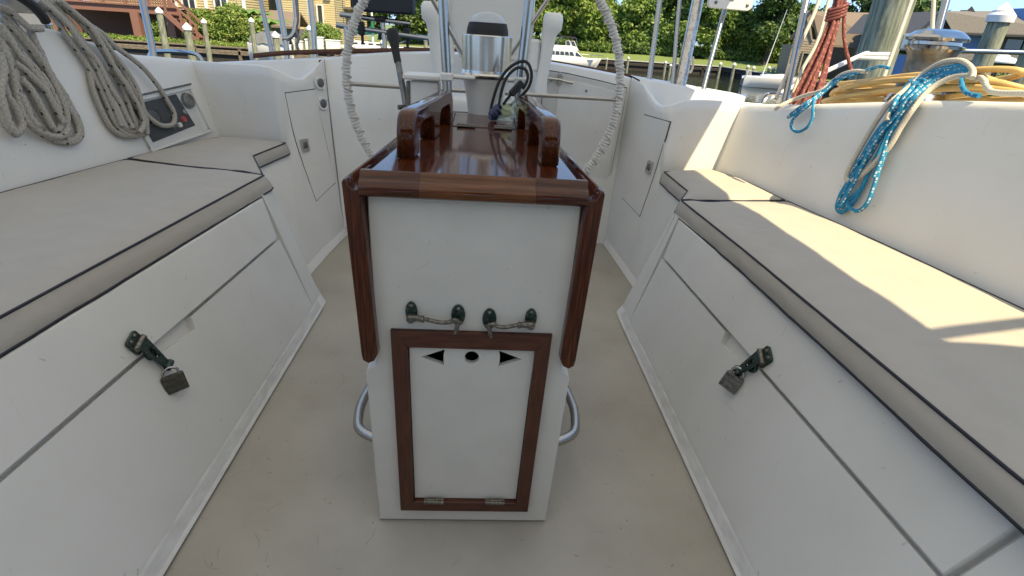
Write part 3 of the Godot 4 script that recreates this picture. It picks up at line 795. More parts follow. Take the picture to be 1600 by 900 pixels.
func build_cockpit() -> void:
	# sole
	var st := S(false)
	prism(st, pol([[-0.66, 0.7], [0.63, 0.7], [0.63, -1.97], [0.76, -2.22], [0.76, -2.92], [-0.78, -2.92], [-0.80, -2.26], [-0.66, -2.0]]), -0.05, 0.0, Transform3D(Basis(Vector3.RIGHT, Vector3.BACK, Vector3.DOWN), Vector3(0, -0.05, 0)))
	var so := put("cockpit_sole", st, M.sole, self)
	used["cockpit_sole"] = 1
	so.set_meta("kind", "structure")
	build_side(-1.0)
	build_side(1.0)
	# after bulkhead with a cambered top, a flush panel on its right half
	var root := setting("cockpit_wall_aft")
	var tops := [[-0.80, 0.866], [-0.71, 0.884], [-0.507, 0.908], [-0.255, 0.927], [0.0, 0.930], [0.289, 0.915], [0.453, 0.90], [0.742, 0.866]]
	st = S(true)
	var g := []
	for k in 4:
		var row := []
		var t := k / 3.0
		for i in 17:
			var u := i / 16.0
			var x0 := lerpf(-0.732, 0.708, u)
			var x1 := lerpf(-0.80, 0.742, u)
			row.append(Vector3(lerpf(x0, x1, t), lerp_list(tops, x1) * t, lerpf(lerpf(-2.83, -2.86, u), -2.95, t)))
		g.append(row)
	for e in [[0.004, -2.958], [0.006, -2.975], [0.004, -3.24]]:
		var row := []
		for i in 17:
			var x1 := lerpf(-0.80, 0.742, i / 16.0)
			row.append(Vector3(x1, lerp_list(tops, x1) + e[0], e[1]))
		g.append(row)
	patch(st, g)
	put("bulkhead", st, M.gel, root)
	st = S(false)
	box(st, Vector3(0, -0.2, -3.30), Vector3(2.9, 1.95, 0.06))
	put("transom", st, M.gel, root)
	# door panel: stands 6 mm proud, with a shadow gap round it
	var fr := plane_frame(Vector3(0.30, 0.45, -2.901), Vector3(0, -0.12, 0.99))
	var door := pol([[-0.015, -0.30], [0.385, -0.34], [0.402, 0.382], [0.28, 0.405], [0.10, 0.432], [-0.015, 0.442]])
	st = S(false)
	prism(st, inset(door, -0.004), -0.01, 0.009, fr)
	put("door_gap", st, M.gap, root)
	st = S(false)
	prism(st, door, -0.01, 0.012, fr, 0.002, 1)
	var dp := put("access_door", st, M.panel, root)
	st = S(false)
	prism(st, pol([[0.06, -0.31], [0.37, -0.335], [0.385, 0.36], [0.06, 0.415]]), 0.0, 0.0155, fr, 0.0015, 1)
	put("door_panel", st, M.gel, dp)
	for p in [[0.02, 0.40], [0.20, 0.36], [0.375, 0.33], [0.35, 0.1], [0.33, -0.15], [0.04, 0.05], [0.04, -0.1], [0.345, -0.30], [0.05, 0.2]]:
		st = S()
		lathe(st, [[0.0, 0.005], [0.005, 0.004], [0.006, 0.0]], fr * Vector3(p[0], p[1], 0.0155), 10, Basis(fr.basis.x, fr.basis.z, -fr.basis.y))
		put("screw", st, M.screw, dp)
	# turn-button latch
	st = S()
	for x in [-0.012, 0.062]:
		prism(st, disc(x, 0.408, 0.013, 0.030, 20), 0.010, 0.026, fr, 0.004, 2)
	tube(st, [fr * Vector3(-0.02, 0.412, 0.034), fr * Vector3(0.05, 0.409, 0.034)], 0.007, 10)
	tube(st, [fr * Vector3(0.05, 0.409, 0.034), fr * Vector3(0.09, 0.402, 0.036), fr * Vector3(0.125, 0.398, 0.036)], [0.006, 0.007, 0.009], 10)
	put("door_latch", st, M.chrome, dp)
	# teak toerail round the stern
	var tr := thing("toe_rail", "varnished teak rail capping the stern above the white bulkhead", "rail", Vector3(0, 0.9, -3.22))
	var line := VA([[-1.24, 0.850, -3.215], [-1.063, 0.874, -3.235], [-0.791, 0.897, -3.25], [-0.296, 0.931, -3.25], [0.0, 0.933, -3.25], [0.315, 0.912, -3.25], [0.805, 0.861, -3.235], [1.094, 0.822, -3.21], [1.276, 0.806, -3.18], [1.36, 0.797, -3.15]])
	var sp := spline(line, 5)
	st = S(false)
	var sec := [[-0.024, -0.012], [0.024, -0.012], [0.027, 0.0], [0.020, 0.012], [-0.020, 0.012], [-0.027, 0.0], [-0.024, -0.012]]
	var strip := []
	for i in sp.size():
		var f: Vector3 = ((sp[min(i + 1, sp.size() - 1)] as Vector3) - sp[max(i - 1, 0)]).normalized()
		var out := Vector3.UP.cross(f).normalized()
		var row := []
		for q in sec: row.append((sp[i] as Vector3) + out * q[0] + Vector3.UP * q[1])
		strip.append(row)
	patch(st, strip)
	put("rail_strip", st, M.teak_x, tr)
	# bulkhead of the cabin behind the viewer
	root = setting("cockpit_wall_forward")
	st = S(false)
	box(st, Vector3(-0.95, 0.55, 0.75), Vector3(1.3, 1.2, 0.08), 0.01)
	box(st, Vector3(0.95, 0.55, 0.75), Vector3(1.3, 1.2, 0.08), 0.01)
	box(st, Vector3(0, 0.2, 0.75), Vector3(0.58, 0.5, 0.07), 0.01)
	put("bulkhead", st, M.gel, root)

# ---------------------------------------------------------------- locks on the locker lids
func shackle(st: SurfaceTool, a: Vector3, b: Vector3, up: Vector3, r: float) -> void:
	tube(st, spline([a, a + up * 0.7, (a + b) * 0.5 + up * 1.15, b + up * 0.7, b], 6), r, 8)

func hasp_parts(where: Vector3, nrm: Vector3, hang: Vector3, label: String, long: float) -> Vector3:
	var o := thing("locker_hasp", label, "hasp", where, "hasps of the cockpit lockers")
	var fr := plane_frame(where, nrm, -hang)
	var st := S()
	prism(st, rounded(-0.024, -0.004, 0.024, 0.040, 0.008, 4), 0.0, 0.008, fr, 0.003, 2)
	put("upper_plate", st, M.bronze, o)
	st = S()
	prism(st, disc(0.004, -0.026, 0.017, 0.017, 18), 0.0, 0.010, fr, 0.003, 2)
	put("lower_plate", st, M.bronze, o)
	st = S()
	tube(st, [fr * Vector3(-0.022, 0.014, 0.012), fr * Vector3(0.022, 0.014, 0.012)], 0.0075, 12)
	put("hinge_pin", st, M.bronze_rubbed, o)
	st = S()
	for x in [-1.0, 1.0]:
		prism(st, pol([[x * 0.019, 0.016], [x * 0.0055, 0.016], [x * 0.0055, -0.031 * long], [x * 0.0055, -0.040 * long], [x * 0.010, -0.058 * long], [x * 0.0135, -0.040 * long]]), 0.013, 0.020, fr, 0.002, 1)
	prism(st, pol([[-0.017, 0.016], [0.017, 0.016], [0.014, -0.008 * long], [-0.014, -0.008 * long]]), 0.012, 0.0205, fr, 0.002, 1)
	prism(st, pol([[-0.013, -0.036 * long], [0.013, -0.036 * long], [0.0105, -0.062 * long], [-0.0105, -0.062 * long]]), 0.012, 0.0205, fr, 0.002, 1)
	tube(st, [fr * Vector3(-0.012, -0.064 * long, 0.020), fr * Vector3(0.012, -0.064 * long, 0.020)], 0.0085, 12)
	tube(st, [fr * Vector3(0, -0.022 * long, 0.0), fr * Vector3(0, -0.022 * long, 0.026)], 0.0042, 10)
	put("hasp_arm", st, M.bronze, o)
	st = S()
	for p in [[-0.010, 0.031], [0.010, 0.031]]:
		lathe(st, [[0.0, 0.003], [0.004, 0.002], [0.005, 0.0]], fr * Vector3(p[0], p[1], 0.008), 10, Basis(fr.basis.x, fr.basis.z, -fr.basis.y))
	put("screw", st, M.bronze_rubbed, o)
	return fr * Vector3(0, -0.064 * long, 0.026)

func padlock_parts(where: Vector3, nrm: Vector3, up: Vector3, w: float, h: float, bar_at: float, label: String, m: Material, r := 0.0032) -> void:
	var o := thing("padlock", label, "padlock", where, "padlocks of the cockpit lockers")
	var fr := plane_frame(where, nrm, up)
	var st := S()
	prism(st, rounded(-w * 0.5, -h * 0.5, w * 0.5, h * 0.5, 0.003, 2), -0.009, 0.009, fr, 0.003, 2)
	put("lock_body", st, m, o)
	st = S()
	shackle(st, fr * Vector3(-w * 0.30, h * 0.5 - 0.002, 0), fr * Vector3(w * 0.30, h * 0.5 - 0.002, 0), fr.basis.y * bar_at, r)
	put("shackle", st, M.steel, o)
	st = S(false)
	for k in 3: box(st, fr * Vector3(0, -h * 0.32 + k * h * 0.3, 0.0095), Vector3(w * 0.86, 0.0012, 0.001), 0.0, fr.basis)
	put("plate_seam", st, M.bronze, o)

func hasp_left(_root) -> void:
	var end := hasp_parts(face(-1.0, 0.327, -1.125, 0.002), Vector3(0.93, 0.34, 0.0), Vector3(0.33, -0.86, -0.28).normalized(), "green weathered hasp on the lid below the grey rope coils", 1.15)
	var up := Vector3(-0.22, 0.95, -0.10).normalized()
	padlock_parts(end - up * 0.037 + Vector3(0.002, -0.004, 0.016), Vector3(0.56, 0.25, 0.78), up, 0.051, 0.044, 0.018, "dark square padlock hanging below the grey rope coils", M.lock)

func hasp_right(_root) -> void:
	var end := hasp_parts(face(1.0, 0.327, -1.15, 0.002), Vector3(-0.94, 0.31, 0.0), Vector3(-0.36, -0.80, -0.42).normalized(), "grey weathered hasp on the lid across from the dark padlock", 1.05)
	var up := Vector3(0.30, 0.92, 0.02).normalized()
	padlock_parts(end - up * 0.034 + Vector3(0.004, 0, 0.008), Vector3(-0.66, 0.30, 0.68), up, 0.048, 0.046, 0.020, "laminated brass padlock with a shiny shackle under the sunlit bench", M.bronze_rubbed, 0.0042)

# ---------------------------------------------------------------- cushions
func poly_at(line: Array, t: float) -> Vector3:
	# t counts segments
	var i := clampi(int(t), 0, line.size() - 2)
	return (line[i] as Vector3).lerp(line[i + 1], t - i)

func cushion(label: String, inn: Array, outr: Array, sd: int, per: int) -> void:
	# inn and outr: matching plan points of the edge towards the sole and of the edge at the coaming
	rng.seed = sd
	var y0 := SEAT + 0.004
	var y1 := 0.514
	var mid := Vector3.ZERO
	for p in inn + outr: mid += p
	mid /= inn.size() + outr.size()
	var left: bool = inn[0].x < 0.0
	var lean := (0.027 if left else 0.016) if inn.size() > 3 else 0.014
	var root := thing("bench_cushion", label, "cushion", Vector3(mid.x, y0, mid.z), "bench cushions")
	var f := FastNoiseLite.new()
	f.seed = sd; f.frequency = 3.2; f.fractal_octaves = 3
	var f2 := FastNoiseLite.new()
	f2.seed = sd + 7; f2.frequency = 13.0; f2.fractal_octaves = 2
	var n: int = (inn.size() - 1) * per
	var m := 30
	var st := S(true)
	var g := []
	for i in n + 1:
		var t := float(i) / per
		var a := poly_at(inn, t)
		var b := poly_at(outr, t)
		var row := []
		var e := minf(i, n - i) / float(n) * (a.distance_to(poly_at(inn, 0)) + 1.0)
		for j in m + 1:
			var u := j / float(m)
			var p := a.lerp(b, u)
			var du: float = min(u, 1.0 - u) * a.distance_to(b)
			var rise := 0.017 * (1.0 - exp(-min(du, e * 0.6) / 0.035))
			var near: float = exp(-u * 4.0)
			var wr: float = 0.0058 * f.get_noise_2d(p.x * 0.8, p.z * 0.5) * min(1.0, du / 0.04)
			wr += 0.0060 * near * f2.get_noise_2d(p.x * 0.45, p.z * 2.0) * min(1.0, du / 0.03)
			row.append(Vector3(p.x, y1 - 0.004 + rise + wr, p.z))
		g.append(row)
	patch(st, g, inn[0].x > 0)
	put("top_cover", st, M.cloth, root)
	# band round the edge, bulging a little
	var loop := []
	for i in n + 1: loop.append(g[i][0])
	for j in range(1, m + 1): loop.append(g[n][j])
	for i in range(n - 1, -1, -1): loop.append(g[i][m])
	for j in range(m - 1, 0, -1): loop.append(g[0][j])
	st = S(true)
	var band := []
	for k in 6:
		var row := []
		for i in loop.size() + 1:
			var p: Vector3 = loop[i % loop.size()]
			var d := Vector3(p.x - mid.x, 0, p.z - mid.z)
			var a: Vector3 = loop[(i - 1 + loop.size()) % loop.size()]
			var b: Vector3 = loop[(i + 1) % loop.size()]
			var nn := Vector3(b.z - a.z, 0, a.x - b.x).normalized()
			if nn.dot(d) < 0.0: nn = -nn
			var bulge: float = 0.006 * sin(PI * k / 5.0) + 0.003 * f.get_noise_2d(p.x * 2.0 + k * 0.1, p.z * 2.0)
			var low := 0.457 if i % loop.size() <= n else y0
			row.append(Vector3(p.x, lerpf(p.y, low, k / 5.0), p.z) + nn * (bulge + (lean * k / 5.0 if i % loop.size() <= n else 0.0)))
		band.append(row)
	patch(st, band, inn[0].x < 0)
	put("side_band", st, M.cloth, root)
	for q in [[y1 - 0.0045, 0.0034], [y0 + 0.003, 0.0034]]:
		st = S(true)
		var line := []
		for i in range(0, loop.size()):
			var p: Vector3 = loop[i]
			line.append(p if q[0] > 0.5 else band[5][i] + Vector3(0, 0.002, 0))
		tube(st, line, q[1], 7, true)
		put("piping", st, M.piping, root)
	# underside
	st = S(false)
	for i in n: quad_out(st, Vector3(g[i][0].x, y0, g[i][0].z), Vector3(g[i + 1][0].x, y0, g[i + 1][0].z), Vector3(g[i + 1][m].x, y0, g[i + 1][m].z), Vector3(g[i][m].x, y0, g[i][m].z), mid + Vector3(0, 0.05, 0))
	put("base_cover", st, M.cloth, root)

func P2(list) -> Array:
	var r := []
	for a in list: r.append(Vector3(a[0], 0.5, a[1]))
	return r

func build_cushions() -> void:
	cushion("long grey-beige bench cushion below the two grey rope coils", P2([[-0.812, -2.048], [-0.84, -1.65], [-0.888, -0.95], [-0.965, 0.30]]), P2([[-1.385, -2.185], [-1.46, -1.72], [-1.545, -0.98], [-1.63, 0.30]]), 3, 26)
	cushion("short notched cushion below the engine panel", P2([[-0.820, -2.056], [-0.967, -2.355], [-0.932, -2.655]]), P2([[-1.385, -2.20], [-1.325, -2.5], [-1.262, -2.70]]), 5, 14)
	cushion("long bench cushion with a sunlit strip below the blue ropes", P2([[0.756, -1.972], [0.776, -1.45], [0.79, -0.58], [0.83, 0.30]]), P2([[1.205, -2.04], [1.28, -1.56], [1.40, -0.60], [1.47, 0.30]]), 8, 26)
	cushion("short notched cushion beside the sunlit console corner", P2([[0.758, -1.985], [0.829, -2.122], [0.832, -2.45]]), P2([[1.200, -2.055], [1.165, -2.36], [1.10, -2.545]]), 9, 14)

# ---------------------------------------------------------------- table with its locker, leaves and handrails
const PLAN := Transform3D(Basis(Vector3(1, 0, 0), Vector3(0, 0, -1), Vector3(0, 1, 0)), Vector3.ZERO)

func build_table() -> void:
	var root := thing("cockpit_table", "white pedestal table with varnished teak top, folded leaves and locker door", "table", Vector3(-0.01, 0, -1.2))
	# hollow body: front pieces round the door opening, sides with rounded arrises
	var outl := pol([[-0.211, 0.004], [0.182, 0.004], [0.195, 0.405], [0.192, 0.421], [0.179, 0.428], [0.176, 0.447], [0.178, 0.790], [-0.198, 0.790], [-0.196, 0.45], [-0.199, 0.431], [-0.2155, 0.424], [-0.219, 0.408]])
	var inn := inset(outl, 0.007)
	var st := S(false)
	var zf := -0.926
	var F := func(v: Vector2, z: float) -> Vector3: return Vector3(v.x, v.y, z)
	var n := outl.size()
	st.set_smooth_group(0)
	for k in n:
		var k2 := (k + 1) % n
		var m0 := inset(outl, 0.002)
		quad_out(st, F.call(inn[k], zf), F.call(inn[k2], zf), F.call(m0[k2], zf - 0.002), F.call(m0[k], zf - 0.002), Vector3(0, 0.4, -1.3))
		quad_out(st, F.call(m0[k], zf - 0.002), F.call(m0[k2], zf - 0.002), F.call(outl[k2], zf - 0.007), F.call(outl[k], zf - 0.007), Vector3(0, 0.4, -1.3))
		quad_out(st, F.call(outl[k], zf - 0.007), F.call(outl[k2], zf - 0.007), Vector3(outl[k2].x * 0.93, outl[k2].y, -1.56), Vector3(outl[k].x * 0.93, outl[k].y, -1.56), Vector3(0, 0.4, -1.3))
	st.set_smooth_group(-1)
	var x0 := -0.133
	var x1 := 0.115
	var pieces := [[inn[11], inn[0], Vector2(x0, inn[0].y), Vector2(x0, inn[7].y), inn[7], inn[8], inn[9], inn[10]], [Vector2(x1, inn[1].y), inn[1], inn[2], inn[3], inn[4], inn[5], inn[6], Vector2(x1, inn[6].y)], [Vector2(x0, inn[0].y), Vector2(x1, inn[0].y), Vector2(x1, 0.070), Vector2(x0, 0.070)], [Vector2(x0, 0.484), Vector2(x1, 0.484), Vector2(x1, inn[6].y), Vector2(x0, inn[7].y)]]
	for pc in pieces:
		var pp := PackedVector2Array(pc)
		var idx := Geometry2D.triangulate_polygon(pp)
		for i in range(0, idx.size(), 3): tri_out(st, F.call(pp[idx[i]], zf), F.call(pp[idx[i + 1]], zf), F.call(pp[idx[i + 2]], zf), Vector3(0, 0.4, -1.3))
	quad_out(st, Vector3(-0.20, 0.0, -1.555), Vector3(0.18, 0.0, -1.555), Vector3(0.18, 0.80, -1.555), Vector3(-0.20, 0.80, -1.555), Vector3(0, 0.4, -1.3))
	put("pedestal_body", st, M.panel, root)
	# teak door frame of four rails
	var fm := Transform3D(Basis(), Vector3(0, 0, zf))
	var o := [[-0.158, 0.046], [0.134, 0.046], [0.148, 0.518], [-0.165, 0.518]]
	var q := [[-0.127, 0.074], [0.106, 0.074], [0.118, 0.482], [-0.133, 0.482]]
	for k in 4:
		var k2 := (k + 1) % 4
		st = S()
		prism(st, pol([o[k], o[k2], q[k2], q[k]]), -0.012, 0.012, fm, 0.003, 2)
		put("door_rail", st, M.teak_dull_x if k % 2 == 0 else M.teak_dull, root)
	# door with two arrowheads and a disc cut through it
	st = S(false)
	var fd := Transform3D(Basis(), Vector3(0, 0, zf))
	var eps := 0.00008
	var ya := 0.428
	var yb := 0.479
	prism(st, pol([[-0.1255, 0.0765], [0.1045, 0.0765], [0.115, ya], [-0.1305, ya]]), -0.010, 0.001, fd)
	var arrow_l := [[-0.108, 0.455], [-0.066, 0.438], [-0.062, 0.437], [-0.0635, 0.447], [-0.0635, 0.462], [-0.061, 0.473], [-0.066, 0.472]]
	var arrow_r := []
	for p in arrow_l: arrow_r.append([-0.015 - p[0], p[1] + 0.001])
	var rd := []
	for i in 20: rd.append([-0.0075 + 0.0145 * cos(TAU * i / 20.0 - PI * 0.5), 0.457 + 0.0145 * sin(TAU * i / 20.0 - PI * 0.5)])
	for cell in [[-0.1305, -0.045, arrow_l], [-0.045, 0.032, rd], [0.032, 0.1165, arrow_r]]:
		var hole: PackedVector2Array = pol(cell[2])
		if not Geometry2D.is_polygon_clockwise(hole): hole.reverse()
		var low := 0
		for i in hole.size():
			if hole[i].y < hole[low].y: low = i
		var pp := PackedVector2Array([Vector2(cell[0], ya)])
		pp.append(Vector2(hole[low].x - eps, ya))
		for i in hole.size(): pp.append(hole[(low + i) % hole.size()] + (Vector2(-eps, 0) if i == 0 else Vector2.ZERO))
		pp.append(hole[low] + Vector2(eps, 0))
		pp.append(Vector2(hole[low].x + eps, ya))
		pp.append_array(PackedVector2Array([Vector2(cell[1], ya), Vector2(cell[1], yb), Vector2(cell[0], yb)]))
		prism(st, pp, -0.010, 0.001, fd)
	var door := put("locker_door", st, M.panel, root)
	for x in [-0.082, 0.056]:
		st = S()
		tube(st, [Vector3(x - 0.022, 0.0755, zf + 0.013), Vector3(x + 0.022, 0.0755, zf + 0.013)], 0.0045, 10)
		box(st, Vector3(x, 0.0755, zf + 0.009), Vector3(0.044, 0.014, 0.007), 0.001)
		put("hinge", st, M.bronze_rubbed, door)
	# table top, hatch and its hinges
	st = S()
	prism(st, pol([[-0.190, 0.922], [0.166, 0.922], [0.128, 1.70], [-0.128, 1.70]]), 0.801, 0.825, PLAN, 0.004, 2)
	var top := put("table_top", st, M.teak_z, root)
	st = S()
	prism(st, pol([[-0.083, 1.418], [0.083, 1.418], [0.086, 1.66], [-0.086, 1.66]]), 0.82, 0.8255, PLAN)
	put("hatch_gap", st, M.gap, top)
	st = S()
	prism(st, pol([[-0.080, 1.421], [0.080, 1.421], [0.083, 1.657], [-0.083, 1.657]]), 0.82, 0.8270, PLAN, 0.001, 1)
	put("hatch_lid", st, M.teak_z, top)
	for x in [-0.045, 0.048]:
		st = S(false)
		box(st, Vector3(x, 0.8285, -1.416), Vector3(0.046, 0.004, 0.024), 0.001)
		tube(st, [Vector3(x - 0.023, 0.8310, -1.416), Vector3(x + 0.023, 0.8310, -1.416)], 0.003, 8)
		put("hatch_hinge", st, M.screw, top)
	# moulded nosing in three pieces of timber
	var prof := pol([[-0.932, 0.8245], [-0.921, 0.8245], [-0.917, 0.818], [-0.9155, 0.812], [-0.909, 0.811], [-0.902, 0.806], [-0.898, 0.798], [-0.899, 0.789], [-0.905, 0.7835], [-0.932, 0.7835]])
	var fx := Transform3D(Basis(Vector3(0, 0, 1), Vector3(0, 1, 0), Vector3(-1, 0, 0)), Vector3.ZERO)
	for sg in [[-0.206, -0.105, M.teak_x], [-0.105, 0.092, M.teak_pale], [0.092, 0.183, M.teak_x]]:
		st = S()
		prism(st, prof, -sg[1] + 0.0001, -sg[0] - 0.0001, fx, 0.0014, 1)
		put("nosing", st, sg[2], root)
	# folded leaves
	for s in [-1.0, 1.0]:
		var ox := 0.234 if s < 0.0 else 0.212
		var leaf := pol([[0.0, 0.806], [0.004, 0.812], [0.008, 0.811], [0.011, 0.801], [0.018, 0.793], [0.027, 0.790], [0.0295, 0.786], [0.016, 0.470], [0.008, 0.455], [-0.004, 0.449], [-0.014, 0.456], [-0.015, 0.470]])
		var pl := PackedVector2Array()
		for v in leaf: pl.append(Vector2(s * (ox - v.x - (0.0 if v.y > 0.5 else 0.0)), v.y))
		if s < 0.0:
			for i in pl.size(): pl[i].x -= 0.0
		var lf := Transform3D(Basis(Vector3.RIGHT, Vector3.UP, Vector3(s * 0.07, 0, 1)), Vector3(0, 0, -0.905))
		# the leaf leans in towards its foot
		for i in pl.size(): pl[i].x -= s * (0.806 - pl[i].y) * 0.085
		var holder := Node3D.new()
		holder.name = "table_leaf"
		root.add_child(holder, true)
		st = S()
		prism(st, pl, -0.030, 0.0, lf, 0.003, 2)
		put("end_board", st, M.teak_y, holder)
		st = S()
		prism(st, pl, -0.50, -0.0305, lf, 0.001, 1)
		put("leaf_board", st, M.teak_z, holder)
		# handrail: a comb of three feet under one grip
		var comb := [[0.0, 0.0], [0.004, 0.050], [0.012, 0.072], [0.024, 0.082], [0.05, 0.085], [0.42, 0.081], [0.452, 0.074], [0.466, 0.056], [0.47, 0.0], [0.425, 0.0], [0.422, 0.034], [0.412, 0.046], [0.394, 0.050], [0.30, 0.051], [0.282, 0.047], [0.272, 0.034], [0.27, 0.0], [0.205, 0.0], [0.202, 0.036], [0.192, 0.048], [0.174, 0.052], [0.082, 0.053], [0.064, 0.049], [0.053, 0.036], [0.05, 0.0]]
		var a := Vector3(-0.143, 0.8252, -1.018) if s < 0.0 else Vector3(0.126, 0.8252, -1.016)
		var b := Vector3(-0.098, 0.8252, -1.49) if s < 0.0 else Vector3(0.099, 0.8252, -1.49)
		var ax := (b - a).normalized()
		st = S()
		prism(st, pol(comb), -0.017, 0.017, Transform3D(Basis(ax, Vector3.UP, ax.cross(Vector3.UP)), a), 0.010, 4)
		put("handrail", st, M.teak_z, root)
		# step loop of polished tube low on the pedestal
		st = S()
		var fx0 := -0.198 if s < 0.0 else 0.172
		var loop := []
		for e in [[0.0, -1.055], [0.045, -1.065], [0.085, -1.095], [0.098, -1.145], [0.101, -1.20], [0.093, -1.27], [0.080, -1.34], [0.04, -1.375], [-0.02, -1.38]]: loop.append(Vector3(fx0 + s * e[0], 0.128, e[1]))
		tube(st, spline(loop, 5), 0.0125, 14)
		put("step_loop", st, M.steel, root)
	# cabin hooks with oval plates
	for h in [[-0.125, 0.553, -0.036, 0.551, "cabin hook left of the pair above the locker door"], [0.104, 0.547, 0.024, 0.545, "cabin hook right of the pair above the locker door"]]:
		var hk := thing("cabin_hook", "weathered bronze " + h[4], "hook", Vector3(h[0], h[1], zf), "cabin hooks on the pedestal")
		var dir: float = sign(h[2] - h[0])
		st = S()
		prism(st, disc(h[0], h[1] + 0.004, 0.0115, 0.0215, 22), 0.0, 0.005, fm, 0.002, 2)
		put("hook_plate", st, M.bronze, hk)
		st = S()
		prism(st, disc(h[2], h[3] + 0.002, 0.0135, 0.0225, 22), 0.0, 0.005, fm, 0.002, 2)
		put("eye_plate", st, M.bronze, hk)
		st = S()
		tube(st, [Vector3(h[0], h[1] - 0.008, zf + 0.001), Vector3(h[0], h[1] - 0.006, zf + 0.016)], [0.010, 0.0085], 12)
		tube(st, spline([Vector3(h[0] - dir * 0.004, h[1] - 0.003, zf + 0.014), Vector3(h[0] + dir * 0.012, h[1] - 0.003, zf + 0.015), Vector3(h[0] + dir * 0.022, h[1] - 0.004, zf + 0.016), Vector3(h[0] + dir * 0.026, h[1] - 0.004, zf + 0.016)], 3), [0.006, 0.0068, 0.0074, 0.0066, 0.006, 0.0056, 0.007, 0.0078, 0.0066, 0.005], 10)
		tube(st, spline([Vector3(h[0] + dir * 0.026, h[1] - 0.004, zf + 0.016), Vector3(lerpf(h[0], h[2], 0.62), h[3] - 0.008, zf + 0.016), Vector3(h[2] - dir * 0.016, h[3] - 0.006, zf + 0.017), Vector3(h[2] - dir * 0.008, h[3] - 0.0005, zf + 0.018), Vector3(h[2] + dir * 0.001, h[3] - 0.004, zf + 0.018), Vector3(h[2] - dir * 0.001, h[3] - 0.016, zf + 0.017), Vector3(h[2] - dir * 0.004, h[3] - 0.030, zf + 0.018)], 5), 0.0042, 10)
		put("hook_arm", st, M.bronze_rubbed, hk)
		st = S()
		var ring := []
		for i in 16: ring.append(Vector3(h[2] + 0.0075 * cos(TAU * i / 16.0), h[3] - 0.010 + 0.006 * sin(TAU * i / 16.0) * 0.6, zf + 0.008 + 0.007 * sin(TAU * i / 16.0)))
		tube(st, ring, 0.0028, 8, true)
		put("eye", st, M.bronze_rubbed, hk)
		for p in [[h[0], h[1] + 0.017], [h[0], h[1] - 0.0155], [h[2], h[3] + 0.016]]:
			st = S()
			lathe(st, [[0.0, 0.0068], [0.003, 0.0062], [0.0042, 0.0045]], Vector3(p[0], p[1], zf), 10, Basis(Vector3.RIGHT, Vector3(0, 0, 1), Vector3(0, -1, 0)))
			put("screw", st, M.bronze_rubbed, hk)

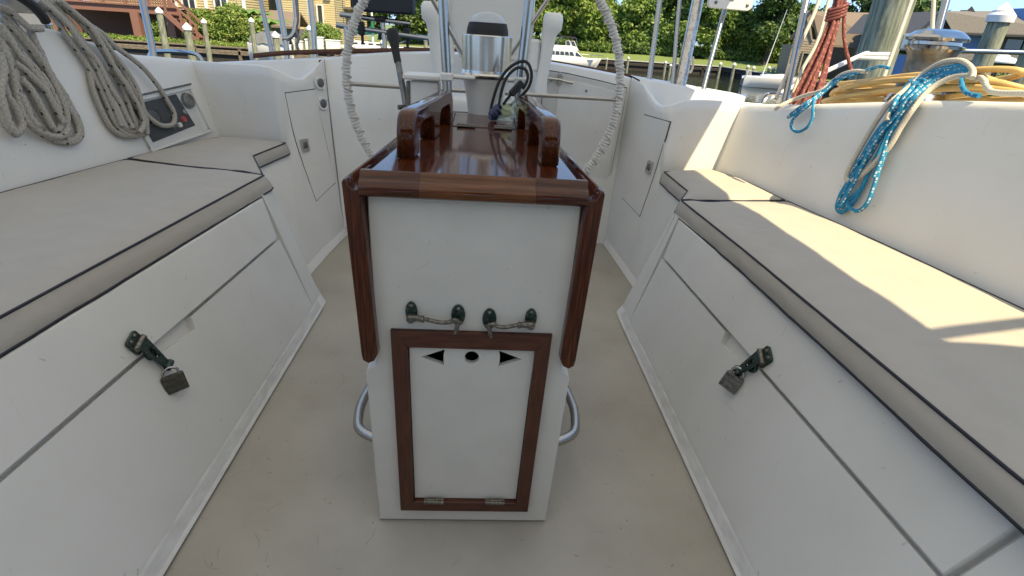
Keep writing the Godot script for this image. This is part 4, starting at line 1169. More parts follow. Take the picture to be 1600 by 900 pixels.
# ---------------------------------------------------------------- binnacle, guard, wheel, helm
func build_helm() -> void:
	var c := Vector3(0.0, 0, -1.68)
	var b := thing("binnacle", "white steering column with a polished compass can and black collar", "binnacle", c)
	var st := S()
	lathe(st, [[0.11, 0.0], [0.105, 0.02], [0.06, 0.05], [0.046, 0.3], [0.045, 0.70], [0.0475, 0.80], [0.052, 0.85], [0.059, 0.89], [0.066, 0.916], [0.070, 0.924], [0.070, 0.927], [0.0, 0.928]], c, 40)
	put("column", st, M.plastic, b)
	st = S()
	lathe_sharp(st, [[0.0, 0.926], [0.0735, 0.926], [0.0735, 0.9295], [0.0, 0.930]], c, 48)
	put("gasket", st, M.rubber, b)
	st = S()
	lathe_sharp(st, [[0.0735, 0.930], [0.074, 0.934], [0.0712, 0.939], [0.0700, 0.946], [0.0700, 1.034], [0.0690, 1.0365], [0.058, 1.037]], c, 64)
	put("compass_can", st, M.brushed, b)
	st = S()
	lathe_sharp(st, [[0.059, 1.036], [0.057, 1.052], [0.0525, 1.067], [0.048, 1.068], [0.047, 1.058], [0.0, 1.056]], c, 48)
	put("collar", st, M.rubber, b)
	st = S()
	var dome := []
	for i in 11:
		var q := PI * 0.5 * i / 10.0
		dome.append([0.0475 * cos(q), 1.066 + 0.030 * sin(q)])
	lathe(st, dome, c, 40)
	put("compass_dome", st, M.dome, b)
	st = S()
	lathe(st, [[0.045, 1.054], [0.030, 1.062], [0.0, 1.065]], c, 32)
	put("compass_card", st, M.black, b)
	# guard of two bent tubes with white clamps
	var gd := thing("binnacle_guard", "stainless tube guard rising either side of the compass", "guard rail", Vector3(0, 0.83, -1.62))
	st = S()
	tube(st, spline([Vector3(-0.104, 0.826, -1.60), Vector3(-0.107, 0.92, -1.605), Vector3(-0.120, 1.12, -1.62), Vector3(-0.124, 1.26, -1.63), Vector3(-0.10, 1.33, -1.635), Vector3(0.0, 1.34, -1.64), Vector3(0.09, 1.33, -1.635), Vector3(0.111, 1.26, -1.63), Vector3(0.106, 1.12, -1.62), Vector3(0.096, 0.93, -1.605), Vector3(0.094, 0.826, -1.60)], 8), 0.0128, 16)
	put("guard_tube", st, M.steel, gd)
	for e in [-0.107, 0.097]:
		st = S(false)
		box(st, Vector3(e, 0.927, -1.605), Vector3(0.036, 0.022, 0.040), 0.004)
		put("clamp", st, M.plastic, gd)
	for e in [[-0.066, 0.074], [0.076, 0.040]]:
		st = S(false)
		box(st, Vector3(e[0], 0.928, -1.612), Vector3(e[1], 0.012, 0.03), 0.004)
		put("bracket_arm", st, M.plastic, gd)
	# instrument box on its side
	var ib := thing("instrument_box", "small white box with a flat lid left of the binnacle", "instrument box", Vector3(-0.165, 0.83, -1.66))
	st = S(false)
	box(st, Vector3(-0.170, 0.865, -1.655), Vector3(0.082, 0.092, 0.07), 0.005)
	put("case", st, M.plastic, ib)
	st = S(false)
	box(st, Vector3(-0.176, 0.921, -1.648), Vector3(0.104, 0.015, 0.09), 0.004)
	put("lid", st, M.plastic, ib)
	st = S(false)
	box(st, Vector3(-0.216, 0.86, -1.635), Vector3(0.010, 0.095, 0.03), 0.002)
	put("lever_plate", st, M.gunmetal, ib)
	# engine lever
	var th := thing("throttle_lever", "engine lever with a black grip standing left of the binnacle", "lever", Vector3(-0.222, 0.83, -1.65))
	st = S()
	tube(st, spline([Vector3(-0.224, 0.815, -1.645), Vector3(-0.231, 0.86, -1.66), Vector3(-0.243, 0.91, -1.68), Vector3(-0.254, 0.957, -1.70)], 5), 0.0088, 12)
	put("shaft", st, M.gunmetal, th)
	st = S()
	tube(st, spline([Vector3(-0.253, 0.950, -1.698), Vector3(-0.259, 0.975, -1.705), Vector3(-0.264, 1.0, -1.712), Vector3(-0.268, 1.018, -1.717), Vector3(-0.270, 1.030, -1.72), Vector3(-0.271, 1.036, -1.722)], 3), [0.0105, 0.0105, 0.0105, 0.011, 0.0115, 0.0125, 0.0140, 0.0155, 0.0165, 0.0170, 0.0172, 0.017, 0.0165, 0.0155, 0.013, 0.010], 14)
	put("grip", st, M.rubber, th)
	st = S()
	tube(st, [Vector3(-0.225, 0.835, -1.648), Vector3(-0.246, 0.835, -1.635)], 0.007, 10)
	put("pivot_bolt", st, M.screw, th)
	# wheel with a cord-wrapped rim
	var hub := Vector3(-0.002, 0.86, -1.95)
	var w := thing("steering_wheel", "large steering wheel with its rim bound in pale cord", "steering wheel", hub)
	var tilt := Basis(Vector3.RIGHT, deg_to_rad(5.0))
	st = S()
	var rim := []
	var rr := []
	var nn := 1080
	for i in nn:
		var a := TAU * i / nn
		rim.append(hub + tilt * Vector3(0.459 * cos(a), 0.459 * sin(a), 0))
		rr.append(0.0136 + 0.0014 * (1.0 if i % 4 < 2 else 0.0) - 0.0007 * (i % 4))
	tube(st, rim, rr, 10, true)
	put("rim", st, M.wrap, w)
	st = S()
	var hel := []
	var ht := 1200
	for i in ht:
		var a := TAU * i / ht
		var q := a * 62.0
		var rad := 0.0158
		hel.append(hub + tilt * Vector3((0.459 + rad * cos(q)) * cos(a), (0.459 + rad * cos(q)) * sin(a), rad * sin(q)))
	tube(st, hel, 0.0022, 5, true)
	put("lashing", st, M.wrap, w)
	st = S()
	for d in [0.0, 57.0, 123.0, 180.0, 238.0, 302.0]:
		var e := tilt * Vector3(cos(deg_to_rad(d)), sin(deg_to_rad(d)), 0)
		var spoke := S()
		tube(spoke, [hub + e * 0.03 + Vector3(0, 0, 0.012), hub + e * 0.451], 0.0072, 10)
		put("spoke", spoke, M.steel, w)
	lathe_sharp(st, [[0.0, -0.03], [0.05, -0.03], [0.052, 0.02], [0.03, 0.035], [0.0, 0.035]], hub, 24, Basis(Vector3.RIGHT, Vector3(0, 0, 1), Vector3(0, -1, 0)))
	put("hub", st, M.steel, w)
	st = S()
	tube(st, [hub, Vector3(0, 0.84, -1.70)], 0.02, 12)
	put("axle", st, M.steel, w)
	# coiled lead with a plug, and the bag it stands in
	var cb := thing("cable_coil", "coil of black lead with a moulded plug behind the right handrail", "cable", Vector3(0.07, 0.83, -1.56))
	st = S()
	tube(st, spline(VA([[0.014, 0.838, -1.56], [0.022, 0.88, -1.562], [0.036, 0.925, -1.564], [0.058, 0.958, -1.566], [0.088, 0.978, -1.566], [0.110, 0.976, -1.565], [0.122, 0.95, -1.562], [0.118, 0.92, -1.56], [0.10, 0.895, -1.556], [0.078, 0.876, -1.553], [0.06, 0.86, -1.552]]), 6), 0.0042, 10)
	tube(st, spline(VA([[0.038, 0.86, -1.55], [0.044, 0.905, -1.552], [0.056, 0.938, -1.556], [0.080, 0.962, -1.558], [0.102, 0.962, -1.558], [0.112, 0.945, -1.556], [0.108, 0.925, -1.552], [0.100, 0.912, -1.548]]), 6), 0.0042, 10)
	tube(st, spline(VA([[0.050, 0.87, -1.545], [0.062, 0.888, -1.542], [0.075, 0.903, -1.54]]), 5), 0.0038, 10)
	put("lead", st, M.rubber, cb)
	st = S(false)
	bar(st, Vector3(0.068, 0.896, -1.541), Vector3(0.098, 0.930, -1.545), 0.019, 0.017, 0.003)
	put("plug", st, M.rubber, cb)
	var bag := thing("plastic_bag", "crumpled clear plastic bag on the table end", "bag", Vector3(0.06, 0.826, -1.55))
	rng.seed = 77
	for part in [["bag_film", M.bag, 0.0], ["blue_contents", mat(lin(0.03, 0.04, 0.10), 0.5), 1.0], ["yellow_contents", mat(lin(0.42, 0.44, 0.10), 0.5), 2.0]]:
		st = S(false)
		var g := []
		for i in 8:
			var row := []
			for j in 11:
				var a := TAU * (j % 10) / 10.0
				var t := i / 7.0
				var p := Vector3.ZERO
				var jit := 0.004 * sin(i * 2.3 + (j % 10) * 3.7) + 0.003 * cos(i * 4.1 + (j % 10) * 1.9)
				if part[2] == 0.0: p = Vector3(0.058 + 0.008 * t + (0.030 * (1.0 - 0.25 * t) + jit) * cos(a), 0.8285 + 0.058 * t + 0.006 * sin(a * 2.0) * t, -1.548 + (0.016 * (1.0 - 0.8 * t) + jit) * sin(a))
				elif part[2] == 1.0: p = Vector3(0.024 + (0.014 * sin(PI * (0.12 + 0.80 * t)) + jit) * cos(a) + 0.010 * t, 0.8285 + 0.042 * t, -1.535 + (0.012 * sin(PI * (0.12 + 0.80 * t)) + jit * 0.6) * sin(a))
				else: p = Vector3(0.056 + 0.021 * sin(PI * (0.1 + 0.8 * t)) * cos(a), 0.836 + 0.036 * t, -1.548 + 0.007 * sin(PI * (0.1 + 0.8 * t)) * sin(a))
				row.append(p)
			g.append(row)
		patch(st, g)
		put(part[0], st, part[1], bag)
	# helm chair
	var ch := thing("helm_chair", "white helm chair with two tall arms behind the wheel", "chair", Vector3(0.01, 0, -2.72))
	st = S()
	prism(st, pol([[-0.118, 0.925], [0.165, 0.925], [0.205, 0.98], [0.21, 1.10], [0.195, 1.50], [-0.175, 1.50], [-0.185, 1.12], [-0.165, 1.03], [-0.145, 0.965]]), -2.80, -2.71, Transform3D(), 0.030, 5)
	put("backrest", st, M.vinyl, ch)
	st = S()
	tube(st, spline(VA([[-0.15, 1.3, -2.706], [-0.165, 1.12, -2.706], [-0.145, 1.02, -2.704], [-0.10, 0.965, -2.704], [0.02, 0.955, -2.704], [0.13, 0.965, -2.704], [0.165, 1.03, -2.704], [0.18, 1.3, -2.706]]), 5), 0.0028, 6)
	put("seam", st, M.vinyl, ch)
	for s in [-1.0, 1.0]:
		var ax := -0.222 if s < 0.0 else 0.262
		st = S()
		var g := []
		for k in [[0.80, 0.030, 0.05, 0.0], [0.86, 0.027, 0.05, 0.0], [0.95, 0.028, 0.055, 0.01], [1.02, 0.030, 0.06, 0.015], [1.06, 0.034, 0.065, 0.02], [1.08, 0.042, 0.075, 0.03], [1.115, 0.043, 0.078, 0.032], [1.138, 0.040, 0.072, 0.032], [1.148, 0.030, 0.055, 0.032], [1.150, 0.0, 0.0, 0.032]]:
			var row := []
			for j in 17:
				var a := TAU * j / 16.0
				var cx: float = pow(abs(cos(a)), 0.6) * sign(cos(a))
				var cz: float = pow(abs(sin(a)), 0.6) * sign(sin(a))
				row.append(Vector3(ax + s * k[3] + cx * k[1], k[0] - (0.012 if s > 0.0 else 0.0), -2.74 + cz * k[2]))
			g.append(row)
		patch(st, g, true)
		put("arm", st, M.plastic, ch)
		st = S(false)
		box(st, Vector3(ax - s * 0.045, 0.955, -2.735), Vector3(0.055, 0.14, 0.05), 0.012)
		put("arm_hinge", st, M.plastic, ch)
	st = S()
	prism(st, rounded(-0.22, 2.42, 0.24, 2.80, 0.07, 6), 0.66, 0.78, PLAN, 0.03, 5)
	put("seat", st, M.vinyl, ch)
	st = S()
	lathe(st, [[0.16, 0.0], [0.15, 0.02], [0.05, 0.05], [0.045, 0.66]], Vector3(0.01, 0, -2.62), 24)
	put("pillar", st, M.plastic, ch)

# ---------------------------------------------------------------- ropes
func rope(called: String, label: String, cat: String, paths: Array, r: float, m: Material, group := "") -> Node3D:
	var lo := Vector3(9, 9, 9)
	var hi := -lo
	for p in paths:
		for a in p:
			lo = lo.min(V(a)); hi = hi.max(V(a))
	var o := thing(called, label, cat, Vector3((lo.x + hi.x) * 0.5, lo.y, (lo.z + hi.z) * 0.5), group)
	for p in paths:
		var st := S()
		tube(st, spline(VA(p), 7), r, 12)
		put("strand", st, m, o)
	return o

func build_ropes() -> void:
	rope("rope_coil", "grey flecked rope coil hung over the coaming beside the engine panel", "rope", COIL_MID, 0.0098, M.rope_old, "rope coils on the coamings")
	rope("rope_coil", "thick grey flecked rope coil at the left edge, nearest the viewer", "rope", COIL_NEAR, 0.0108, M.rope_old, "rope coils on the coamings")
	var wh := rope("sheet_rope", "white braided rope looped round the long blue bundle", "rope", WHITE_LOOP, 0.0085, M.rope_white, "ropes over the sunlit coaming")
	wh.name = "sheet_rope"
	var bl := rope("sheet_rope", "long blue rope bundle with white flecks hanging down the coaming", "rope", BLUE_BUNDLE, 0.0068, M.rope_blue, "ropes over the sunlit coaming")
	var st := S()
	tube(st, spline(VA(BLUE_TAIL[0]), 4), 0.0074, 12)
	put("whipping", st, M.rope_white, bl)
	rope("sheet_rope", "short blue rope hank with one open loop by the console", "rope", BLUE_SMALL, 0.0056, M.rope_blue, "ropes over the sunlit coaming")
	rope("sheet_rope", "thin white rope lying along the short blue hank", "rope", WHITE_SMALL, 0.0075, M.rope_white, "ropes over the sunlit coaming")
	rope("sheet_rope", "white rope running forward along the coaming past the winch", "rope", [[[1.62, 1.005, -1.0], [1.50, 0.990, -1.40], [1.462, 0.975, -1.58], [1.458, 0.985, -1.625], [1.46, 1.004, -1.65], [1.475, 1.006, -1.69], [1.49, 0.975, -1.73]]], 0.0085, M.rope_white, "ropes over the sunlit coaming")
	# flat yellow hose coiled round the winch
	var hose := thing("yellow_hose", "flat yellow hose coiled on the coaming round the winch", "hose", Vector3(1.47, 0.92, -1.98))
	rng.seed = 5
	for k in 5:
		var p := []
		var a := [0.105, 0.085, 0.11, 0.09, 0.08, 0.11][k] as float
		var len := [0.40, 0.34, 0.37, 0.30, 0.35, 0.28][k] as float
		var ph := rng.randf() * TAU
		for i in 26:
			var q := TAU * i / 26.0
			var z := -1.99 + len * cos(q) + rng.randf_range(-0.006, 0.006)
			var x := 1.515 + (1.99 - absf(z)) * -0.12 * -1.0 + a * sin(q) + rng.randf_range(-0.004, 0.004)
			var lift := 0.016 + 0.014 * k + 0.018 * (0.5 + 0.5 * sin(q * 2.0 + ph)) + 0.016 * maxf(0.0, -sin(q))
			p.append(Vector3(x, lerp_list(TOP_R, z) + lift, z))
		st = S()
		tube(st, spline(p, 3, true), 0.0098, 8, true)
		put("hose_turn", st, M.hose, hose)
	for wn in [[Vector3(1.545, 0.885, -2.0), "chromed sheet winch on the coaming above the yellow hose"], [Vector3(-1.70, 0.95, -2.27), "dark winch behind the near grey rope coil"]]: winch(wn[0], wn[1])

func winch(wc: Vector3, label: String) -> void:
	var st: SurfaceTool
	var wi := thing("winch", label, "winch", wc, "sheet winches")
	st = S()
	lathe_sharp(st, [[0.0, 0.0], [0.098, 0.0], [0.098, 0.02], [0.085, 0.045], [0.076, 0.06]], wc, 40)
	put("skirt", st, M.chrome, wi)
	st = S()
	lathe(st, [[0.080, 0.056], [0.074, 0.075], [0.069, 0.11], [0.068, 0.15], [0.071, 0.175], [0.079, 0.19]], wc, 48)
	put("drum", st, M.gunmetal, wi)
	st = S()
	lathe_sharp(st, [[0.079, 0.19], [0.089, 0.198], [0.090, 0.206], [0.076, 0.21], [0.075, 0.220], [0.092, 0.224], [0.094, 0.232], [0.086, 0.240], [0.070, 0.252], [0.045, 0.259], [0.020, 0.260], [0.018, 0.252], [0.0, 0.252]], wc, 48)
	put("jaws", st, M.chrome, wi)
	st = S(false)
	box(st, wc + Vector3(-0.052, 0.215, -0.070), Vector3(0.036, 0.055, 0.030), 0.006, Basis(Vector3.UP, 0.6))
	put("rope_guide", st, M.chrome, wi)

# ---------------------------------------------------------------- stern gear
func pipe(called: String, label: String, cat: String, paths: Array, r, m: Material, group := "", part := "tube") -> Node3D:
	var a: Vector3 = V(paths[0][0])
	var o := thing(called, label, cat, a, group)
	for p in paths:
		var st := S()
		tube(st, spline(VA(p), 6) if p.size() > 2 else VA(p), r, 14)
		put(part, st, m, o)
	return o

func build_stern() -> void:
	pipe("stanchion", "stainless stanchion beyond the left coaming, before the raised deck", "stanchion", [[[-1.77, 0.68, -3.16], [-1.773, 0.825, -3.228], [-1.843, 1.083, -3.355], [-1.90, 1.30, -3.45]]], 0.0175, M.steel, "stanchions")
	pipe("awning_tube", "straight grey tube, leftmost of the upright stern tubes", "tube", [[[-1.255, 0.80, -3.5], [-1.262, 0.854, -3.54], [-1.339, 1.128, -3.674], [-1.60, 2.05, -4.1]]], 0.0135, M.steel, "upright stern tubes")
	pipe("awning_tube", "bright stainless tube, second of the upright stern tubes from the left", "tube", [[[-1.17, 0.80, -3.5], [-1.174, 0.866, -3.54], [-1.234, 1.135, -3.67], [-1.40, 1.90, -4.0]]], 0.0165, M.chrome, "upright stern tubes")
	pipe("stern_tube", "hooked stainless tube curling in at its foot", "tube", [[[-1.25, 1.9, -4.0], [-1.14, 1.14, -3.67], [-1.130, 1.02, -3.61], [-1.138, 0.965, -3.585], [-1.165, 0.935, -3.57], [-1.20, 0.93, -3.56]]], 0.0135, M.chrome, "upright stern tubes")
	pipe("awning_tube", "bright stainless tube beside the wheel rim, right of the hooked tube", "tube", [[[-1.006, 0.80, -3.5], [-1.009, 0.882, -3.535], [-1.046, 1.146, -3.662], [-1.16, 1.9, -3.95]]], 0.0155, M.chrome, "upright stern tubes")
	pipe("backstay_tackle", "dark rope tackle at the foot of the hooked tube", "tackle", [[[-1.10, 0.86, -3.54], [-1.115, 0.90, -3.55], [-1.108, 0.94, -3.57], [-1.125, 0.98, -3.59], [-1.118, 1.04, -3.62], [-1.128, 1.2, -3.68]]], 0.0085, M.gunmetal)
	# bracket rail behind the wheel
	var br := pipe("stern_rail", "double tube rail with black clamps behind the wheel", "rail", [[[-0.84, 1.078, -3.50], [-0.438, 1.056, -3.46]], [[-0.86, 1.022, -3.48], [-0.20, 0.975, -3.41]], [[-0.60, 1.07, -3.48], [-0.565, 0.80, -3.38]], [[-0.81, 1.03, -3.48], [-0.77, 0.80, -3.40]]], 0.0135, M.steel, "", "rail_tube")
	for x in [-0.715, -0.46]:
		var st := S(false)
		box(st, Vector3(x, 1.013 - (x + 0.7) * 0.07, -3.455), Vector3(0.034, 0.075, 0.045), 0.008)
		put("clamp", st, M.rubber, br)
		st = S(false)
		box(st, Vector3(x + 0.004, 0.972 - (x + 0.7) * 0.07, -3.450), Vector3(0.014, 0.075, 0.02), 0.004)
		put("clamp_lever", st, M.rubber, br)
	var st := S(false)
	box(st, Vector3(-0.61, 1.07, -3.47), Vector3(0.06, 0.028, 0.05), 0.008)
	put("clamp", st, M.rubber, br)
	var bk := thing("stowage_bag", "black stowage bag on the rail behind the wheel", "bag", Vector3(-0.59, 1.1, -3.5))
	st = S()
	prism(st, rounded(-0.755, 1.100, -0.42, 1.24, 0.02, 4), -3.58, -3.42, Transform3D(), 0.02, 3)
	put("bag_body", st, M.piping, bk)
	pipe("handheld_hook", "thin bent steel hook below the rail clamp", "hook", [[[-0.46, 0.965, -3.44], [-0.50, 0.95, -3.44], [-0.535, 0.943, -3.44]]], 0.005, M.steel)
	# right quarter
	pipe("awning_tube", "slim stainless tube standing on the right quarter, left of the spotted post", "tube", [[[0.895, 0.80, -3.15], [0.90, 0.876, -3.179], [0.941, 1.255, -3.356], [1.03, 2.1, -3.75]]], 0.0135, M.steel, "upright stern tubes")
	pipe("awning_tube", "narrow dark tube leaning close against the spotted post", "tube", [[[1.02, 0.79, -3.15], [1.03, 0.877, -3.171], [1.050, 1.262, -3.351], [1.12, 2.1, -3.75]]], 0.0110, M.steel, "upright stern tubes")
	pipe("radar_post", "thick spotted stainless post on the right quarter", "post", [[[1.060, 0.78, -3.13], [1.072, 0.848, -3.155], [1.150, 1.268, -3.347], [1.32, 2.2, -3.78]]], 0.032, M.spotted)
	pipe("flag_pole", "slim stainless pole carrying the white board", "pole", [[[1.198, 0.78, -3.11], [1.202, 0.84, -3.142], [1.299, 1.229, -3.318]]], 0.0125, M.steel)
	var bd := thing("mounting_board", "white plastic board with bolts on the slim pole", "board", Vector3(1.29, 1.22, -3.2))
	var fr := Transform3D(Basis(Vector3(0, 0, 1), -0.02), Vector3(1.292, 1.285, -3.25))
	st = S()
	prism(st, rounded(-0.118, -0.058, 0.118, 0.12, 0.02, 4), -0.02, 0.02, fr, 0.006, 2)
	put("board_plate", st, M.plastic, bd)
	st = S(false)
	box(st, fr * Vector3(-0.002, 0.05, 0.022), Vector3(0.030, 0.13, 0.006), 0.001, fr.basis)
	put("strap", st, M.screw, bd)
	for x in [-0.082, 0.092]:
		st = S()
		lathe(st, [[0.0, 0.006], [0.007, 0.005], [0.009, 0.0]], fr * Vector3(x, -0.032, 0.02), 14, Basis(fr.basis.x, fr.basis.z, -fr.basis.y))
		put("bolt", st, M.screw, bd)
	pipe("mooring_line", "short white line hanging on the spotted post", "rope", [[[1.118, 0.985, -3.17], [1.124, 0.96, -3.165], [1.120, 0.925, -3.15], [1.108, 0.905, -3.14]]], 0.006, M.rope_white, "", "strand")
	# lines and tubes beyond the right coaming
	pipe("sheet_line", "white braided line, left of the pair slanting beside the red hank", "rope", [[[1.76, 1.60, -3.22], [1.696, 1.291, -3.099], [1.592, 1.05, -2.99], [1.492, 0.817, -2.889]]], 0.0095, M.rope_white, "", "strand")
	pipe("sheet_line", "white line edging the red hank", "rope", [[[1.80, 1.60, -3.22], [1.745, 1.295, -3.096], [1.69, 1.10, -3.0], [1.620, 0.96, -2.946], [1.58, 0.85, -2.90]]], 0.0085, M.rope_white, "", "strand")
	pipe("stanchion", "stainless stanchion behind the slanting white lines", "stanchion", [[[1.53, 0.68, -2.85], [1.549, 0.865, -2.908], [1.631, 1.287, -3.101], [1.70, 1.6, -3.22]]], 0.0165, M.steel, "stanchions")
	var red := thing("red_hank", "frayed red rope hank tied with turns round its neck", "rope", Vector3(1.6, 0.85, -2.75))
	rng.seed = 31
	for i in 13:
		var t := i / 12.0
		var d := rng.randf_range(-0.018, 0.018)
		st = S()
		tube(st, spline([Vector3(1.665 + t * 0.03, 1.42, -2.93 + d), Vector3(1.650 + t * 0.030, 1.225, -2.855 + d), Vector3(1.595 + t * 0.055 + d * 0.3, 1.07, -2.79 + d), Vector3(1.49 + t * 0.125 + d * 0.4, 0.86, -2.70 + d), Vector3(1.47 + t * 0.135, 0.81, -2.69 + d)], 6), 0.0085, 8)
		put("strand", st, M.rope_red, red)
	for k in 4:
		st = S()
		var turn := []
		for i in 20:
			var q := TAU * i / 20.0
			turn.append(Vector3(1.660 + 0.038 * cos(q), 1.205 + k * 0.014 + 0.016 * cos(q), -2.848 + 0.032 * sin(q)))
		tube(st, turn, 0.008, 8, true)
		put("neck_turn", st, M.rope_red, red)
	st = S()
	tube(st, spline(VA([[1.70, 1.40, -2.93], [1.697, 1.231, -2.849], [1.698, 1.13, -2.80], [1.715, 1.05, -2.76], [1.752, 0.96, -2.725]]), 6), 0.0085, 10)
	put("strand", st, M.rope_red, red)
	pipe("boat_hook", "white tube sloping up to a piling fork", "boat hook", [[[1.50, 0.77, -3.09], [1.80, 0.92, -3.14], [2.058, 1.045, -3.179], [2.10, 1.056, -3.18]], [[2.058, 1.050, -3.179], [2.22, 1.060, -3.17]], [[2.05, 1.035, -3.179], [2.21, 1.038, -3.17]]], 0.0125, M.plastic)
	pipe("guard_rail", "slim horizontal tube right of the winch", "rail", [[[2.03, 1.088, -2.54], [2.20, 1.095, -2.53], [2.8, 1.115, -2.45]], [[2.06, 1.088, -2.54], [2.06, 0.68, -2.54]]], 0.0105, M.steel)
	pipe("rigging_line", "three-strand line slanting up behind the winch, left one", "rope", [[[1.86, 0.9, -2.66], [1.91, 1.10, -2.72], [1.99, 1.4, -2.82]]], 0.009, M.rope_white, "", "strand")
	pipe("rigging_line", "three-strand line slanting up behind the winch, right one", "rope", [[[2.07, 0.9, -2.60], [2.05, 1.12, -2.68], [2.03, 1.4, -2.78]]], 0.009, M.rope_white, "", "strand")
	pipe("stanchion", "stainless stanchion rising behind the winch", "stanchion", [[[2.02, 0.68, -2.56], [2.085, 1.08, -2.70], [2.16, 1.5, -2.85]]], 0.0165, M.steel, "stanchions")
	# dark handle by the near coil
	pipe("winch_crank", "black winch handle lying above the near rope coil", "handle", [[[-1.40, 1.10, -1.80], [-1.455, 1.045, -2.00], [-1.492, 1.005, -2.10], [-1.497, 0.985, -2.12]]], 0.015, M.rubber, "", "grip")
	pipe("deck_fitting", "chromed deck cleat beyond the left coaming", "cleat", [[[-1.92, 0.70, -3.42], [-1.90, 0.80, -3.42], [-1.85, 0.828, -3.42], [-1.68, 0.832, -3.42], [-1.62, 0.805, -3.42], [-1.60, 0.70, -3.42]]], 0.012, M.chrome, "deck fittings")
	pipe("deck_fitting", "chromed cleat bar beyond the right coaming", "cleat", [[[1.44, 0.70, -2.97], [1.46, 0.81, -2.97], [1.50, 0.835, -2.97], [1.60, 0.825, -2.97], [1.63, 0.79, -2.97], [1.64, 0.70, -2.97]]], 0.010, M.chrome, "deck fittings")

# ---------------------------------------------------------------- engine panel in the left coaming
func build_engine_panel() -> void:
	var c := coaming(-1.0, 0.63, -2.50, 0.0)
	var a := coaming(-1.0, 0.63, -2.33, 0.0)
	var b := coaming(-1.0, 0.63, -2.66, 0.0)
	var up := (coaming(-1.0, 0.74, -2.5) - coaming(-1.0, 0.52, -2.5)).normalized()
	var along := (b - a).normalized()
	var nrm := along.cross(up).normalized()
	if nrm.x < 0.0: nrm = -nrm
	var fr := Transform3D(Basis(up.cross(nrm).normalized(), up, nrm), c)
	# local x runs towards the viewer or away; find which
	var sx: float = sign((fr.basis.x).dot(along))
	var root := thing("engine_panel", "engine instrument panel behind a clear flap in the left coaming", "instrument panel", c)
	var X := func(p) -> PackedVector2Array:
		var r := PackedVector2Array()
		for v in p: r.append(Vector2(v[0] * sx, v[1]))
		return r
	var st := S()
	for q in [[[-0.19, 0.098], [0.195, 0.105], [0.195, 0.085], [-0.19, 0.078]], [[-0.175, -0.118], [0.215, -0.112], [0.212, -0.098], [-0.175, -0.104]], [[0.195, 0.085], [0.183, 0.085], [0.2, -0.10], [0.213, -0.10]], [[-0.19, 0.08], [-0.178, 0.08], [-0.163, -0.105], [-0.175, -0.105]]]:
		prism(st, X.call(q), 0.0, 0.020, fr, 0.003, 1)
	put("surround", st, M.plastic, root)
	st = S()
	prism(st, X.call([[-0.178, 0.08], [0.185, 0.087], [0.20, -0.10], [-0.165, -0.104]]), 0.0, 0.008, fr)
	put("back_plate", st, M.vinyl, root)
	st = S()
	prism(st, X.call([[-0.165, 0.070], [0.095, 0.077], [0.130, -0.066], [-0.14, -0.084]]), 0.006, 0.0105, fr, 0.001, 1)
	var plate := mat(lin(0.008, 0.009, 0.014), 0.6)
	plate.metallic_specular = 0.12
	var pl := put("gauge_plate", st, plate, root)
	var ax := Basis(fr.basis.x, fr.basis.z, -fr.basis.y)
	for g in [[-0.09, 0.01, 0.036, M.black], [-0.005, -0.045, 0.011, M.screw], [0.032, -0.046, 0.011, M.plastic], [0.070, -0.028, 0.013, mat(lin(0.45, 0.02, 0.02), 0.4)], [0.090, 0.0, 0.010, M.steel]]:
		st = S()
		lathe_sharp(st, [[0.0, 0.016], [g[2] * 0.8, 0.016], [g[2] * 0.85, 0.019], [g[2], 0.017], [g[2], 0.0]], fr * Vector3(g[0] * sx, g[1], 0.005), 22, ax)
		put("gauge" if g[2] > 0.02 else "button", st, g[3], pl)
	st = S()
	lathe_sharp(st, [[0.0, 0.012], [0.020, 0.012], [0.022, 0.018], [0.032, 0.016], [0.036, 0.0]], fr * Vector3(0.145 * sx, 0.040, 0.006), 26, ax)
	put("key_socket", st, M.gunmetal, root)
	st = S(false)
	prism(st, X.call([[-0.178, 0.092], [0.19, 0.099], [0.20, -0.108], [-0.168, -0.110]]), 0.0215, 0.0235, fr)
	put("clear_flap", st, M.flap, root)
	st = S(false)
	for k in 24:
		var t := k / 23.0
		box(st, fr * Vector3(lerpf(-0.18, 0.188, t) * sx, lerpf(0.098, 0.105, t), 0.024), Vector3(0.011, 0.008, 0.006), 0.001, fr.basis)
	put("piano_hinge", st, M.screw, root)

